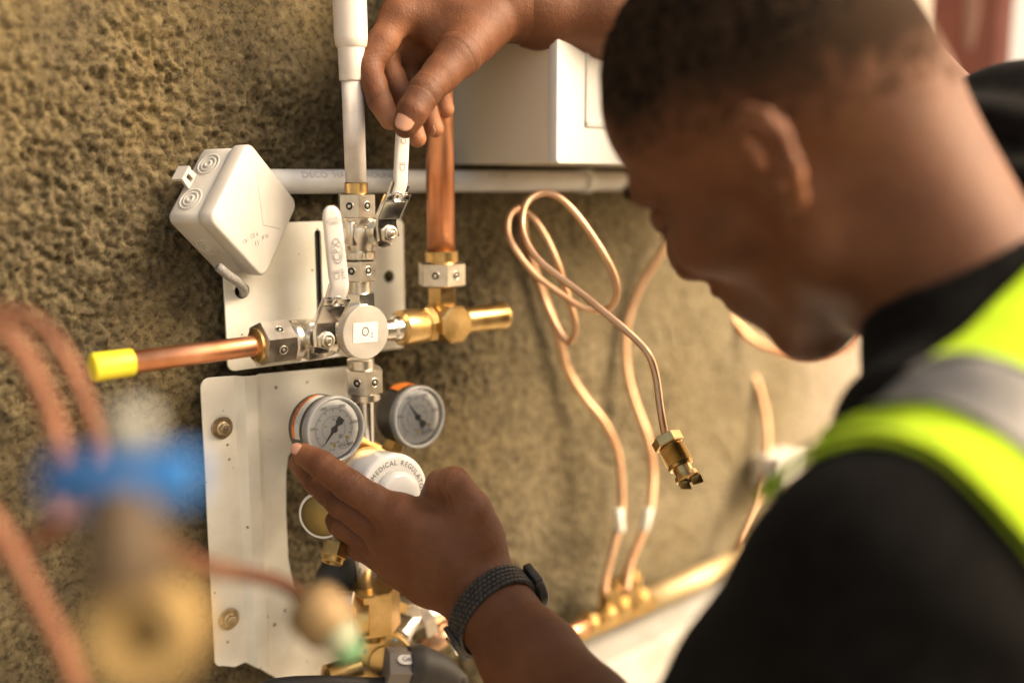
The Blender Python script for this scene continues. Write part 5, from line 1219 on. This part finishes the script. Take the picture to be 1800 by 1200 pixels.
for nm_, ed in (('vest_binding', v_bot), ('vest_binding', gl_top), ('stripe_stitching', gl_bot)):
    pp = crom(np.array([(x, y, 0) for x, y in ed], float), 5)[:, :2]; mb = MB(); mb.add(*tube([on_shirt(x, y, .0066) for x, y in pp], .0009 if 'st' in nm_[:3] else .0013, 6, 1, smooth=False)); mb.build(nm_, 'shirt' if 'vest' in nm_ and ed is v_bot else 'reflective', person)

# ------------------------------------------------------------------ wristwatch
ww = thing('wristwatch', 'black metal wristwatch with a beaded link bracelet on the lower wrist', 'wristwatch', tuple(at(838, 1050, .735)))
wa = np.array(px3(*fl(.08)) ) ; wax = nrm(px3(*fl(.3)) - px3(*fl(0))); wc_ = (px3(*fl(.075, 8, -.004)) + px3(*fl(.075, -22, .008))) / 2
long_ = nrm(px3(*fl(.1, -22, .008)) - px3(*fl(.1, 8, -.004))); tilt = np.array([0, 1, 0]) * .0
wax2 = nrm(wax + tilt); long_ = nrm(long_ - wax2 * long_.dot(wax2)); shrt = np.cross(wax2, long_)
ra_, rb_ = .0350, .0292
def wp(q, off, ax_): return wc_ + long_ * (ra_ + off) * math.cos(q) + shrt * (rb_ + off) * math.sin(q) + wax2 * ax_
def wq(p): return c2w(np.array(p)[None])[0]
nl = 56; mb = MB()
for i in range(nl):
    q = 2 * math.pi * i / nl
    for j in range(5):
        qq = q + (math.pi / nl if j % 2 else 0); p = wp(qq, .0006, (j - 2) * .0036); p2 = wp(qq + .01, .0006, (j - 2) * .0036); tn = nrm(p2 - p); on_ = nrm(np.cross(tn, wax2)); 
        A3 = [wq(HO + v) - wq(HO) for v in (tn, wax2, on_)]
        mb.add(*rbox(wq(p), A3[0], A3[1], A3[2], .00175, .00155, .0013, .0009, 1))
lk = mb.build('bracelet_links', 'black', ww); lk['kind'] = 'stuff'
V = []; nb = 72
for i in range(nb):
    q = 2 * math.pi * i / nb
    for (o_, a__) in ((-.0010, -.0088), (.0006, -.0088), (.0006, .0088), (-.0010, .0088)): V.append(wq(wp(q, o_, a__)))
obj('bracelet_band', V, [(i * 4 + k, i * 4 + (k + 1) % 4, ((i + 1) % nb) * 4 + (k + 1) % 4, ((i + 1) % nb) * 4 + k) for i in range(nb) for k in range(4)], 'black', ww, auto=40)
def wframe(tx, ty, td):
    best = None
    for k in range(360):
        p = wp(R(k), .002, 0); p2 = wp(R(k) + .01, .002, 0); tn = nrm(p2 - p); on_ = nrm(np.cross(tn, wax2)); on_ = on_ if on_.dot(p - wc_) > 0 else -on_
        v = on_.dot(nrm((tx, ty, td)))
        if best is None or v > best[0]: best = (v, p, tn, on_)
    return wq(best[1]), [wq(HO + v) - wq(HO) for v in (best[2], wax2, best[3])]
p, A3 = wframe(.95, .05, .15)
mb = MB(); mb.add(*lathe([(-.002, .0140), (-.001, .0158), (.004, .0162), (.0055, .0152), (.006, .0145)], p, A3[2], 48)); mb.build('watch_case', 'black', ww, auto=40)
mb = MB(); mb.add(*lathe([(.0056, .0143), (.0062, .0138), (.0063, 0)], p, A3[2], 40)); mb.build('crystal', mat('crystal', (.01, .01, .012), .05), ww)
for s_ in (-1, 1):
    mb = MB(); mb.add(*rbox(p + A3[0] * s_ * .0155 + A3[2] * .000, A3[1], A3[0], A3[2], .0095, .004, .003, .0015)); mb.build('lug', 'black', ww, auto=40)
p, A3 = wframe(-.85, -.5, -.2)
mb = MB(); mb.add(*rbox(p, A3[0], A3[1], A3[2], .012, .0096, .0018, .0012)); mb.build('clasp', 'black', ww, auto=40)
mb = MB(); mb.add(*rbox(p + A3[2] * .0032 + A3[0] * .0, A3[0], A3[1], A3[2], .0035, .0070, .0010, .0008)); mb.build('clasp_button', 'chrome', ww, auto=40)
